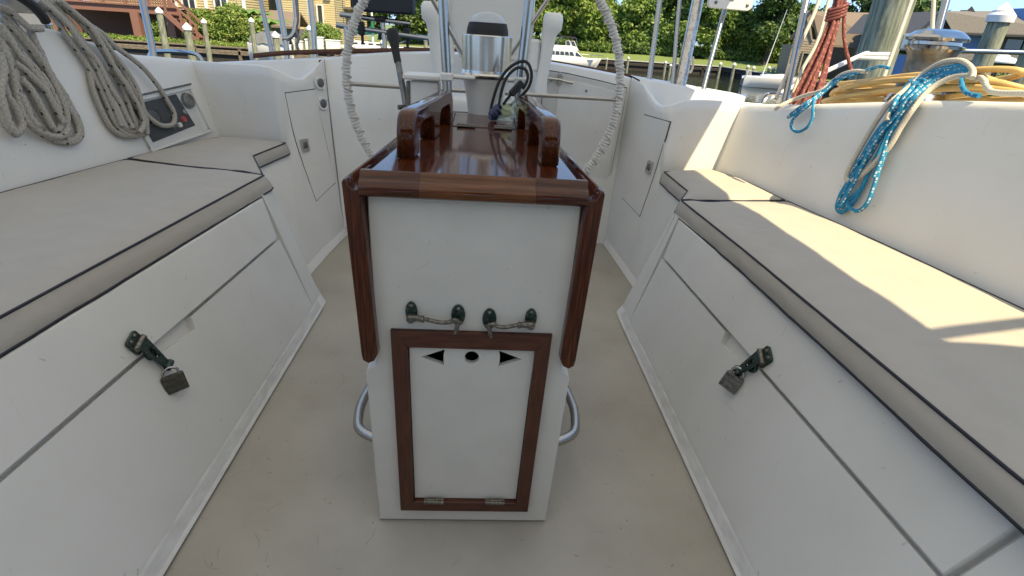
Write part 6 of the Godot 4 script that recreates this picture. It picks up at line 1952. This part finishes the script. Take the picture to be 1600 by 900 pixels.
	for b in [["tall banana plant with broad drooping leaves beside the hedge", Vector3(-13.1, GROUND, -34.2), 2.7], ["banana plant with arching leaves behind the covered boat", Vector3(-12.1, GROUND, -34.0), 2.0]]:
		var bp := thing("banana_plant", b[0], "plant", b[1], "banana plants")
		st = S()
		tube(st, [b[1], b[1] + Vector3(0.05, b[2] * 0.6, 0)], [0.11, 0.06], 8)
		put("stem", st, M.banana, bp)
		for k in 11:
			var a := TAU * k / 11.0 + rng.randf() * 0.4
			var dir := Vector3(cos(a), 0, sin(a))
			var sd := dir.cross(Vector3.UP)
			var root: Vector3 = b[1] + Vector3(0.05, b[2] * 0.58, 0)
			var ln := rng.randf_range(1.0, 1.6)
			var rise := rng.randf_range(0.3, 1.0)
			st = S()
			g = []
			for i in 9:
				var u := i / 8.0
				var c := root + dir * ln * u * (1.0 - 0.15 * u) + Vector3(0, rise * u * 1.6 - rise * 1.5 * u * u, 0)
				var hw: float = 0.24 * sin(PI * min(0.98, 0.08 + 0.9 * u))
				g.append([c - sd * hw - Vector3(0, hw * 0.4, 0), c, c + sd * hw - Vector3(0, hw * 0.4, 0)])
			patch(st, g)
			put("leaf", st, M.banana, bp)
	# moored sailing boat
	var sb := thing("sailboat", "white sailing boat with a green sail cover moored across the basin", "sailboat", Vector3(-7.8, WATER, -40.3))
	st = S()
	g = []
	for i in 11:
		var u := i / 10.0
		var x := lerpf(-10.0, -5.6, u)
		var hw := 0.75 * pow(sin(PI * (0.22 + 0.76 * u)), 0.7)
		g.append([Vector3(x, -1.3, -40.3), Vector3(x, -1.15, -40.3 + hw * 0.75), Vector3(x, -0.55 + 0.12 * u, -40.3 + hw), Vector3(x, -0.50 + 0.12 * u, -40.3 + hw * 0.95), Vector3(x, -0.46 + 0.12 * u, -40.3), Vector3(x, -0.50 + 0.12 * u, -40.3 - hw * 0.95), Vector3(x, -1.2, -40.3 - hw * 0.75)])
	patch(st, g)
	put("hull", st, M.hull_white, sb)
	st = S()
	prism(st, pol([[-9.2, -0.5], [-6.4, -0.5], [-6.9, -0.18], [-8.9, -0.12], [-9.15, -0.2]]), -40.7, -39.9, Transform3D(), 0.06, 2)
	var cab := put("cabin", st, M.hull_white, sb)
	for k in 4:
		st = S(false)
		box(st, Vector3(-8.7 + k * 0.5, -0.28, -39.89), Vector3(0.3, 0.10, 0.03), 0.01)
		put("cabin_window", st, M.glass, cab)
	st = S()
	tube(st, [Vector3(-7.62, -0.4, -40.3), Vector3(-7.62, 9.0, -40.3)], 0.07, 10)
	put("mast", st, M.white_paint, sb)
	st = S()
	tube(st, spline([Vector3(-7.65, 0.62, -40.3), Vector3(-8.1, 0.40, -40.3), Vector3(-8.7, 0.42, -40.3), Vector3(-9.2, 0.36, -40.3)], 5), [0.20, 0.2, 0.19, 0.18, 0.18, 0.17, 0.17, 0.16, 0.16, 0.15, 0.15, 0.14, 0.14, 0.13, 0.12, 0.10], 10)
	tube(st, [Vector3(-7.62, 0.3, -40.3), Vector3(-7.62, 1.15, -40.3)], [0.16, 0.08], 10)
	put("sail_cover", st, M.sail_green, sb)
	st = S()
	tube(st, [Vector3(-7.62, 0.28, -40.3), Vector3(-9.4, 0.22, -40.3)], 0.05, 8)
	put("boom", st, M.white_paint, sb)
	for p in [["white-capped post right of the sailing boat", -6.6, 0.0, -38.0], ["pale post in front of the dark trees", -4.4, 0.2, -43.0], ["short white-topped post at the dock left of the chair arm", -3.6, -0.35, -45.0], ["white square post beside the chair arm", -2.6, -0.15, -46.0]]:
		piling(p[0], Vector3(p[1], -1.6, p[3]), p[2], 0.14, "cone", Vector3.ZERO, "pilings by the sailing boat")
	for t in [["dark tree behind the sailing boat's mast", -9.4, -53.0, 5.6, 2.6], ["dark bushy tree behind the throttle lever", -5.4, -51.5, 5.2, 2.7], ["dark tree left of the helm chair", -1.8, -52.0, 5.4, 2.5], ["tree behind the helm chair's back", 1.2, -53.5, 6.2, 2.8]]:
		tree(t[0], Vector3(t[1], GROUND, t[2]), t[3], t[4], GREEN_B, int(absf(t[1]) * 10) + 300, 1500, "trees beyond the basin", 0.12)

func build_right_bank() -> void:
	# tree belt
	var names := ["tall light-green tree behind the motor yacht's bow", "leafy tree just right of the steering wheel's rim top", "light-green tree left of the slim quarter tube", "round leafy tree behind the slim quarter tube", "big leafy tree behind the spotted post", "tree between the spotted post and the white board's pole", "yellow-green tree below the white board", "dark pointed tree right of the white board", "dark tree left of the slim fishing rod", "shadowed tree beside the tan house gable"]
	var spots := [[4.6, -56.0, 6.6, 2.9, GREEN_C], [7.9, -55.0, 6.2, 2.8, GREEN_C], [11.0, -57.0, 4.0, 2.4, GREEN_C], [13.6, -55.2, 4.6, 2.4, GREEN_A], [16.4, -56.0, 6.4, 2.9, GREEN_A], [18.8, -54.2, 6.0, 2.6, GREEN_A], [21.4, -55.5, 5.2, 2.6, GREEN_C], [23.9, -57.0, 4.2, 2.2, GREEN_A], [25.9, -54.6, 4.1, 2.4, GREEN_A], [28.4, -54.0, 4.5, 2.6, GREEN_B]]
	for i in spots.size():
		var s: Array = spots[i]
		tree(names[i], Vector3(s[0], GROUND + 0.40, s[1]), s[2], s[3], s[4], 400 + i * 7, 1900, "trees on the far lawn", 0.20)
	for t in [["small tree rising left of the big piling, behind the tan roof", 24.9, -52.0, 7.2, 2.2], ["tree behind the tan roof's right end", 27.9, -44.5, 6.4, 2.4], ["tree between the tan and the blue house", 26.0, -36.5, 4.6, 1.8]]:
		tree(t[0], Vector3(t[1], GROUND, t[2]), t[3], t[4], GREEN_B, int(t[1] * 10), 1300, "trees behind the right houses", 0.3)
	# undergrowth as a hedge line
	for k in 7:
		var x := 6.0 + k * 3.4
		shrub("garden_shrub", ["low shrub by the parked car across the water", "flowering low shrub behind the wheel rim", "low shrub left of the slim quarter tube's foot", "low dark shrub behind the spotted post", "low shrub below the white board", "low shrub behind the right dock posts", "dark low shrub at the foot of the shadowed trees"][k], [[Vector3(x, 0.25, -54.0), Vector3(1.5, 0.45, 0.8)], [Vector3(x + 1.3, 0.15, -53.8), Vector3(1.2, 0.4, 0.7)]], 420, 0.26, GREEN_A if k % 2 else GREEN_B, 60 + k, "shrubs under the far trees")
	# low house and car across the water
	var lh := thing("house", "low tan house half hidden under the far trees", "house", Vector3(11, GROUND, -59))
	var st := S(false)
	box(st, Vector3(11.2, 0.1, -61), Vector3(7.0, 1.5, 4.0))
	put("wall", st, M.siding_tan, lh)
	st = S(false)
	roof_x(st, 7.3, 15.1, 8.0, 14.4, 0.55, 1.7, -58.4, -61, -63.5)
	put("roof", st, M.shingle, lh)
	window_on(lh, 9.0, -0.3, 10.2, 0.35, -58.98, M.dark_trim)
	window_on(lh, 11.6, -0.3, 12.8, 0.35, -58.98, M.dark_trim)
	var car := thing("parked_car", "dark blue car parked across the water beyond the yacht", "car", Vector3(10.6, GROUND, -53.5))
	st = S()
	prism(st, pol([[9.7, -0.50], [11.5, -0.50], [11.55, -0.26], [11.2, -0.2], [10.95, -0.02], [10.2, -0.02], [9.95, -0.22], [9.7, -0.27]]), -54.2, -53.4, Transform3D(), 0.06, 3)
	put("body", st, mat(lin(0.03, 0.05, 0.09), 0.25), car)
	for x in [10.0, 11.2]:
		st = S()
		lathe_sharp(st, [[0.0, 0.0], [0.13, 0.0], [0.13, 0.1], [0.0, 0.1]], Vector3(x, -0.45, -53.42), 16, Basis(Vector3.RIGHT, Vector3(0, 0, 1), Vector3(0, -1, 0)))
		put("wheel", st, M.rubber, car)
	st = S(false)
	box(st, Vector3(10.57, -0.11, -53.39), Vector3(0.6, 0.11, 0.02), 0.005)
	put("side_window", st, M.glass, car)
	# motor yacht
	var y := thing("motor_yacht", "white flybridge motor yacht with a black bimini across the water", "motor yacht", Vector3(6.2, WATER, -43.8))
	st = S()
	var g := []
	for i in 13:
		var u := i / 12.0
		var x := lerpf(3.0, 8.55, u)
		var hw := 0.95 * pow(1.0 - pow(u, 3.0), 0.6) + 0.02
		var sh := -0.55 + 0.10 * u * u
		g.append([Vector3(x - u * 0.6, -1.35, -43.8), Vector3(x - u * 0.35, -1.1, -43.8 + hw * 0.7), Vector3(x, sh, -43.8 + hw), Vector3(x, sh + 0.04, -43.8 + hw * 0.94), Vector3(x, sh + 0.05, -43.8), Vector3(x, sh + 0.04, -43.8 - hw * 0.94), Vector3(x - u * 0.35, -1.1, -43.8 - hw * 0.7)])
	patch(st, g)
	put("hull", st, M.hull_white, y)
	st = S()
	prism(st, pol([[3.9, -0.52], [7.9, -0.50], [7.1, -0.36], [6.55, 0.04], [4.5, 0.12], [4.2, -0.05]]), -44.45, -43.15, Transform3D(), 0.06, 3)
	var cb := put("cabin", st, M.hull_white, y)
	for k in 5:
		st = S(false)
		prism(st, pol([[4.65 + k * 0.36, -0.30], [4.97 + k * 0.36, -0.30], [4.95 + k * 0.33, -0.05], [4.68 + k * 0.34, -0.05]]), -43.16, -43.135)
		put("cabin_window", st, M.glass, cb)
	st = S(false)
	prism(st, pol([[6.5, -0.30], [7.0, -0.34], [6.6, -0.06], [6.5, -0.05]]), -43.16, -43.135)
	put("cabin_window", st, M.glass, cb)
	st = S()
	prism(st, pol([[4.3, 0.10], [6.75, 0.06], [6.55, 0.30], [6.2, 0.36], [4.7, 0.34]]), -44.35, -43.25, Transform3D(), 0.04, 2)
	put("flybridge", st, M.hull_white, y)
	for k in 2:
		st = S(false)
		prism(st, pol([[5.75 + k * 0.42, 0.36], [6.12 + k * 0.40, 0.34], [5.98 + k * 0.34, 0.66], [5.72 + k * 0.34, 0.66]]), -43.35, -43.33)
		var ws := put("windscreen", st, M.glass, y)
		st = S()
		tube(st, VA([[5.75 + k * 0.42, 0.36, -43.32], [5.72 + k * 0.34, 0.67, -43.32], [5.98 + k * 0.34, 0.67, -43.32], [6.12 + k * 0.40, 0.34, -43.32]]), 0.025, 6)
		put("frame", st, M.hull_white, ws)
	st = S()
	prism(st, pol([[5.3, 0.86], [6.5, 0.84], [6.4, 0.95], [5.4, 0.98]]), -44.3, -43.3, Transform3D(), 0.03, 2)
	put("bimini_top", st, M.rubber, y)
	st = S()
	for q in [[5.4, 0.9, 5.0, 0.3], [6.45, 0.88, 6.6, 0.3], [5.4, 0.9, 4.0, 0.75], [4.3, 0.3, 4.2, 0.55]]: tube(st, [Vector3(q[0], q[1], -43.3), Vector3(q[2], q[3], -43.3)], 0.018, 6)
	put("bimini_frame", st, M.steel, y)
	st = S()
	tube(st, spline(VA([[6.9, -0.15, -43.1], [7.8, -0.16, -43.3], [8.7, -0.2, -43.8], [7.8, -0.16, -44.3]]), 5), 0.016, 6)
	for x in [7.1, 7.7, 8.3]: tube(st, [Vector3(x, -0.5, -43.2 - (x - 7.1) * 0.3), Vector3(x, -0.16, -43.2 - (x - 7.1) * 0.3)], 0.014, 6)
	put("bow_rail", st, M.steel, y)
	# dock posts
	for p in [["thin post with a pale top right of the yacht's bow", 8.75, -0.30, 0.06], ["thin post just right of the steering wheel's rim", 10.3, -0.15, 0.08], ["post with a white cap at the foot of the slim quarter tube", 13.1, -0.28, 0.09], ["post hung with rope beside the spotted post's foot", 13.5, -0.45, 0.09], ["post with a round white top, leftmost beyond the pole", 17.2, -0.13, 0.10], ["leaning post with a white top right of the pole's foot", 18.25, -0.12, 0.11], ["post with a white top left of the small white boat", 19.3, -0.2, 0.10], ["short post with a white top by the far dock rail", 19.75, -0.25, 0.10], ["post with a white top behind the small boat", 20.9, -0.18, 0.10], ["post with a white top in front of the small boat's cabin", 21.25, -0.2, 0.11]]:
		piling(p[0], Vector3(p[1], -1.6, -42.6), p[2], p[3], "cone", Vector3.ZERO, "dock posts across the water")
	var wp := thing("paddle_board", "pale blue board standing on the far seawall", "board", Vector3(15.3, GROUND, -47.6))
	st = S()
	prism(st, rounded(15.2, GROUND, 15.45, 0.25, 0.12, 6), -47.65, -47.55, Transform3D(), 0.03, 2)
	put("board_body", st, mat(lin(0.35, 0.55, 0.58), 0.4), wp)
	# small white boat with a fishing rod
	var fb := thing("small_boat", "small white open boat with a slim upright rod at the right bank", "boat", Vector3(17.5, WATER, -35.5))
	st = S()
	g = []
	for i in 9:
		var u := i / 8.0
		var x := lerpf(15.9, 19.3, u)
		var hw := 0.65 * pow(sin(PI * (0.06 + 0.7 * u)), 0.6)
		var yy := lerpf(-0.60, -0.55, u)
		g.append([Vector3(x, -1.3, -35.5), Vector3(x, -1.15, -35.5 + hw * 0.8), Vector3(x, yy, -35.5 + hw), Vector3(x, yy + 0.05, -35.5 + hw), Vector3(x, yy - 0.15, -35.5), Vector3(x, yy + 0.05, -35.5 - hw), Vector3(x, -1.15, -35.5 - hw * 0.8)])
	patch(st, g)
	put("hull", st, M.hull_white, fb)
	st = S()
	prism(st, pol([[17.0, -0.6], [18.6, -0.6], [18.45, -0.34], [17.9, -0.40], [17.1, -0.44]]), -35.8, -35.2, Transform3D(), 0.04, 2)
	put("console", st, M.hull_white, fb)
	st = S()
	tube(st, [Vector3(17.05, -0.5, -35.4), Vector3(17.6, 3.2, -35.4)], [0.035, 0.015], 6)
	put("rod", st, M.white_paint, fb)
	st = S()
	for k in 3: tube(st, [Vector3(16.0 + k * 0.12, -0.5, -35.2), Vector3(15.9 + k * 0.12, -0.2, -35.2)], 0.025, 6)
	put("stern_rail", st, M.white_paint, fb)
	# tan house
	var h := thing("house", "tan house with a broad brown shingled roof behind the big piling", "house", Vector3(24, GROUND, -38), "houses on the right bank")
	st = S(false)
	siding(st, Vector3(19.75, 0, -37.9), Vector3(22.0, 0, -37.9), GROUND, 1.75, 16, Vector3(0, 0, 1))
	st.set_smooth_group(-1)
	tri_out(st, Vector3(19.75, 1.75, -37.9), Vector3(21.0, 1.75, -37.9), Vector3(20.35, 3.2, -37.9), Vector3(20, 1, -50))
	box(st, Vector3(26.75, 0.4, -40.6), Vector3(3.1, 2.0, 3.8))
	box(st, Vector3(21.95, 0.4, -40.6), Vector3(0.15, 2.0, 5.4))
	box(st, Vector3(23.6, 0.4, -43.4), Vector3(3.4, 2.0, 0.15))
	put("wall", st, M.siding_tan, h)
	st = S(false)
	quad(st, Vector3(20.2, 3.36, -38.2), Vector3(26.0, 3.62, -39.5), Vector3(28.4, 1.55, -37.6), Vector3(21.7, 1.50, -37.6))
	quad(st, Vector3(20.2, 3.36, -38.2), Vector3(21.7, 1.50, -37.6), Vector3(21.7, 1.40, -37.6), Vector3(20.2, 3.24, -38.2))
	quad(st, Vector3(21.7, 1.50, -37.6), Vector3(28.4, 1.55, -37.6), Vector3(28.4, 1.43, -37.6), Vector3(21.7, 1.38, -37.6))
	quad(st, Vector3(20.2, 3.36, -38.2), Vector3(26.0, 3.62, -39.5), Vector3(28.4, 1.6, -44.0), Vector3(24.6, 1.5, -44.0))
	put("roof", st, M.shingle, h)
	st = S(false)
	bar(st, Vector3(20.28, 3.36, -37.65), Vector3(19.40, 1.66, -37.65), 0.08, 0.16)
	bar(st, Vector3(20.28, 3.36, -37.65), Vector3(21.1, 1.9, -37.65), 0.08, 0.12)
	put("barge_board", st, M.dark_trim, h)
	window_on(h, 19.95, 1.45, 20.2, 2.3, -37.86, M.dark_trim, 0)
	window_on(h, 20.6, -0.2, 21.1, 0.9, -37.86, M.siding_tan, 0)
	for x in [22.3, 24.3, 26.2]:
		st = S(false)
		bar(st, Vector3(x, GROUND, -37.8), Vector3(x - 0.25, 1.4, -37.8), 0.12, 0.12)
		put("porch_post", st, M.siding_tan, h)
	st = S(false)
	for k in 7: box(st, Vector3(25.3 + k * 0.22, 0.5, -38.66), Vector3(0.19, 1.9, 0.05))
	put("boarding", st, M.siding_grey, h)
	window_on(h, 26.0, 0.2, 26.4, 1.2, -38.66, M.dark_trim)
	window_on(h, 27.2, 0.2, 27.8, 1.25, -38.66, M.white_paint, 0, "glazed_door")
	# blue house
	var b := thing("house", "blue house with a long grey shingled roof and a dark window band", "house", Vector3(24, GROUND, -28.5), "houses on the right bank")
	st = S(false)
	siding(st, Vector3(20.9, 0, -28.4), Vector3(30.0, 0, -28.4), 1.15, 2.35, 10, Vector3(0, 0, 1))
	box(st, Vector3(20.95, 0.3, -30.0), Vector3(0.1, 1.7, 3.2))
	box(st, Vector3(29.95, 0.3, -30.0), Vector3(0.1, 1.7, 3.2))
	tri_out(st, Vector3(20.85, 2.1, -28.3), Vector3(22.05, 2.25, -28.3), Vector3(21.42, 2.95, -28.3), Vector3(21.4, 2.4, -40))
	put("wall", st, M.siding_blue, b)
	st = S(false)
	quad(st, Vector3(21.42, 3.14, -28.1), Vector3(30.0, 3.75, -30.5), Vector3(30.0, 2.52, -27.6), Vector3(22.1, 2.30, -27.8))
	quad(st, Vector3(22.1, 2.30, -27.8), Vector3(30.0, 2.52, -27.6), Vector3(30.0, 2.40, -27.6), Vector3(22.1, 2.20, -27.8))
	quad(st, Vector3(21.42, 3.14, -28.1), Vector3(30.0, 3.75, -30.5), Vector3(30.0, 2.5, -34), Vector3(20.9, 2.1, -34))
	quad(st, Vector3(21.42, 3.14, -28.1), Vector3(21.42, 3.14, -34.0), Vector3(20.7, 2.1, -34), Vector3(20.7, 2.1, -28.1))
	put("roof", st, M.shingle_grey, b)
	st = S(false)
	bar(st, Vector3(21.42, 3.10, -28.05), Vector3(20.62, 2.08, -28.05), 0.08, 0.12)
	bar(st, Vector3(21.42, 3.10, -28.05), Vector3(22.15, 2.22, -28.05), 0.08, 0.12)
	bar(st, Vector3(22.1, 2.22, -27.75), Vector3(30.0, 2.42, -27.55), 0.10, 0.09)
	put("barge_board", st, M.dark_trim, b)
	window_on(b, 24.3, 1.72, 25.2, 2.15, -28.36, M.dark_trim, 0)
	window_on(b, 25.4, 1.74, 26.35, 2.17, -28.36, M.dark_trim, 0)
	st = S(false)
	box(st, Vector3(24.8, 1.32, -28.0), Vector3(8.2, 0.42, 0.8))
	put("porch_fascia", st, M.siding_grey, b)
	st = S(false)
	siding(st, Vector3(20.9, 0, -31.5), Vector3(30.0, 0, -31.5), GROUND, 1.2, 14, Vector3(0, 0, 1))
	box(st, Vector3(25.4, 1.17, -30.0), Vector3(9.0, 0.06, 3.2))
	put("porch_wall", st, M.siding_grey, b)
	for x in [21.3, 23.2, 25.1, 27.0]:
		st = S(false)
		box(st, Vector3(x, 0.28, -27.95), Vector3(0.12, 1.68, 0.12))
		put("porch_post", st, M.siding_grey, b)
	st = S(false)
	box(st, Vector3(23.2, 3.22, -28.8), Vector3(0.36, 0.16, 0.3))
	tri_out(st, Vector3(22.95, 3.20, -28.55), Vector3(23.5, 3.22, -28.55), Vector3(23.2, 3.48, -28.55), Vector3(23.2, 3.3, -30))
	put("roof_vent", st, M.dark_trim, b)
	st = S(false)
	box(st, Vector3(26.2, 3.1, -28.8), Vector3(0.75, 0.75, 1.2), 0.0, Basis(Vector3(0, 0, 1), -0.25))
	put("dormer", st, M.siding_blue, b)
	# terrace umbrella and fence
	var um := thing("garden_umbrella", "white garden umbrella on the right bank below the blue house", "umbrella", Vector3(21.6, GROUND, -24))
	st = S()
	lathe_sharp(st, [[0.85, 1.08], [0.86, 1.14], [0.45, 1.30], [0.30, 1.33], [0.30, 1.37], [0.0, 1.50]], Vector3(21.6, 0, -24), 8)
	put("canopy", st, M.white_paint, um)
	st = S()
	tube(st, [Vector3(21.6, GROUND, -24), Vector3(21.6, 1.4, -24)], 0.03, 8)
	put("pole", st, M.dark_trim, um)
	var fe := thing("fence", "dark slatted fence behind the white umbrella", "fence", Vector3(22, GROUND, -25.2))
	for k in 26:
		st = S(false)
		box(st, Vector3(20.6 + k * 0.17, 0.20, -25.2), Vector3(0.07, 1.5, 0.05))
		put("slat", st, M.siding_tan if k % 2 else M.siding_grey, fe)
	st = S(false)
	box(st, Vector3(22.7, 0.85, -25.2), Vector3(4.6, 0.08, 0.09))
	box(st, Vector3(22.7, 0.2, -25.26), Vector3(4.6, 1.4, 0.03))
	put("rail", st, M.siding_grey, fe)
	shrub("garden_shrub", "yellow-green plants in front of the slatted fence", [[Vector3(21.2, 0.0, -24.4), Vector3(0.7, 0.45, 0.4)], [Vector3(22.6, 0.1, -24.5), Vector3(0.6, 0.5, 0.4)]], 420, 0.15, GREEN_C, 81, "shrubs on the right bank")
	# near pilings
	piling("thick green weathered piling right of the red hank", Vector3(3.67, -1.9, -5.5), 2.6, 0.175, "", Vector3(0.06, 0, 0), "near pilings")
	piling("dark piling with a white cone cap before the blue house", Vector3(7.18, -1.9, -8.3), 1.72, 0.135, "cone", Vector3(0.05, 0, 0), "near pilings")
	piling("piling at the right edge beside the umbrella", Vector3(5.32, -1.9, -5.62), 1.35, 0.09, "", Vector3(0.03, 0, 0), "near pilings")

# ---------------------------------------------------------------- assembly
func _ready() -> void:
	var cam := Camera3D.new()
	cam.name = "camera"
	cam.fov = 55.78
	cam.near = 0.02
	cam.far = 2500.0
	cam.transform = Transform3D(Basis(Vector3(0.99738213, 0.05996642, 0.04040936), Vector3(-0.03692553, 0.90283776, -0.42839291), Vector3(-0.06217229, 0.42577929, 0.90268854)).orthonormalized(), Vector3(0, 1.05, 0))
	add_child(cam)
	cam.current = true
	var env := Environment.new()
	env.background_mode = Environment.BG_SKY
	var sky := Sky.new()
	var sm := ProceduralSkyMaterial.new()
	sm.sky_top_color = Color(0.44, 0.58, 0.77)
	sm.sky_horizon_color = Color(0.66, 0.78, 0.88)
	sm.sky_curve = 0.12
	sm.ground_bottom_color = Color(0.22, 0.22, 0.20)
	sm.ground_horizon_color = Color(0.55, 0.58, 0.58)
	sm.sky_energy_multiplier = 1.0
	sky.sky_material = sm
	env.sky = sky
	env.background_energy_multiplier = 0.8
	env.tonemap_mode = Environment.TONE_MAPPER_LINEAR
	env.tonemap_exposure = 2.7
	env.sdfgi_enabled = true
	env.ssao_enabled = true
	env.ssil_enabled = true
	var we := WorldEnvironment.new()
	we.name = "environment"
	we.environment = env
	add_child(we)
	var sun := DirectionalLight3D.new()
	sun.name = "sun"
	sun.light_energy = 1.06
	sun.light_color = Color(1.0, 0.92, 0.74)
	sun.light_angular_distance = 0.5
	sun.shadow_enabled = true
	add_child(sun)
	sun.look_at_from_position(Vector3(0.43, 1.0, 0.60) * 10.0, Vector3.ZERO, Vector3(0, 0, -1))
	make_materials()
	build_land()
	build_cockpit()
	build_cushions()
	build_table()
	build_helm()
	build_awning()
	build_stern()
	build_engine_panel()
	build_ropes()
	build_left_bank()
	build_right_bank()
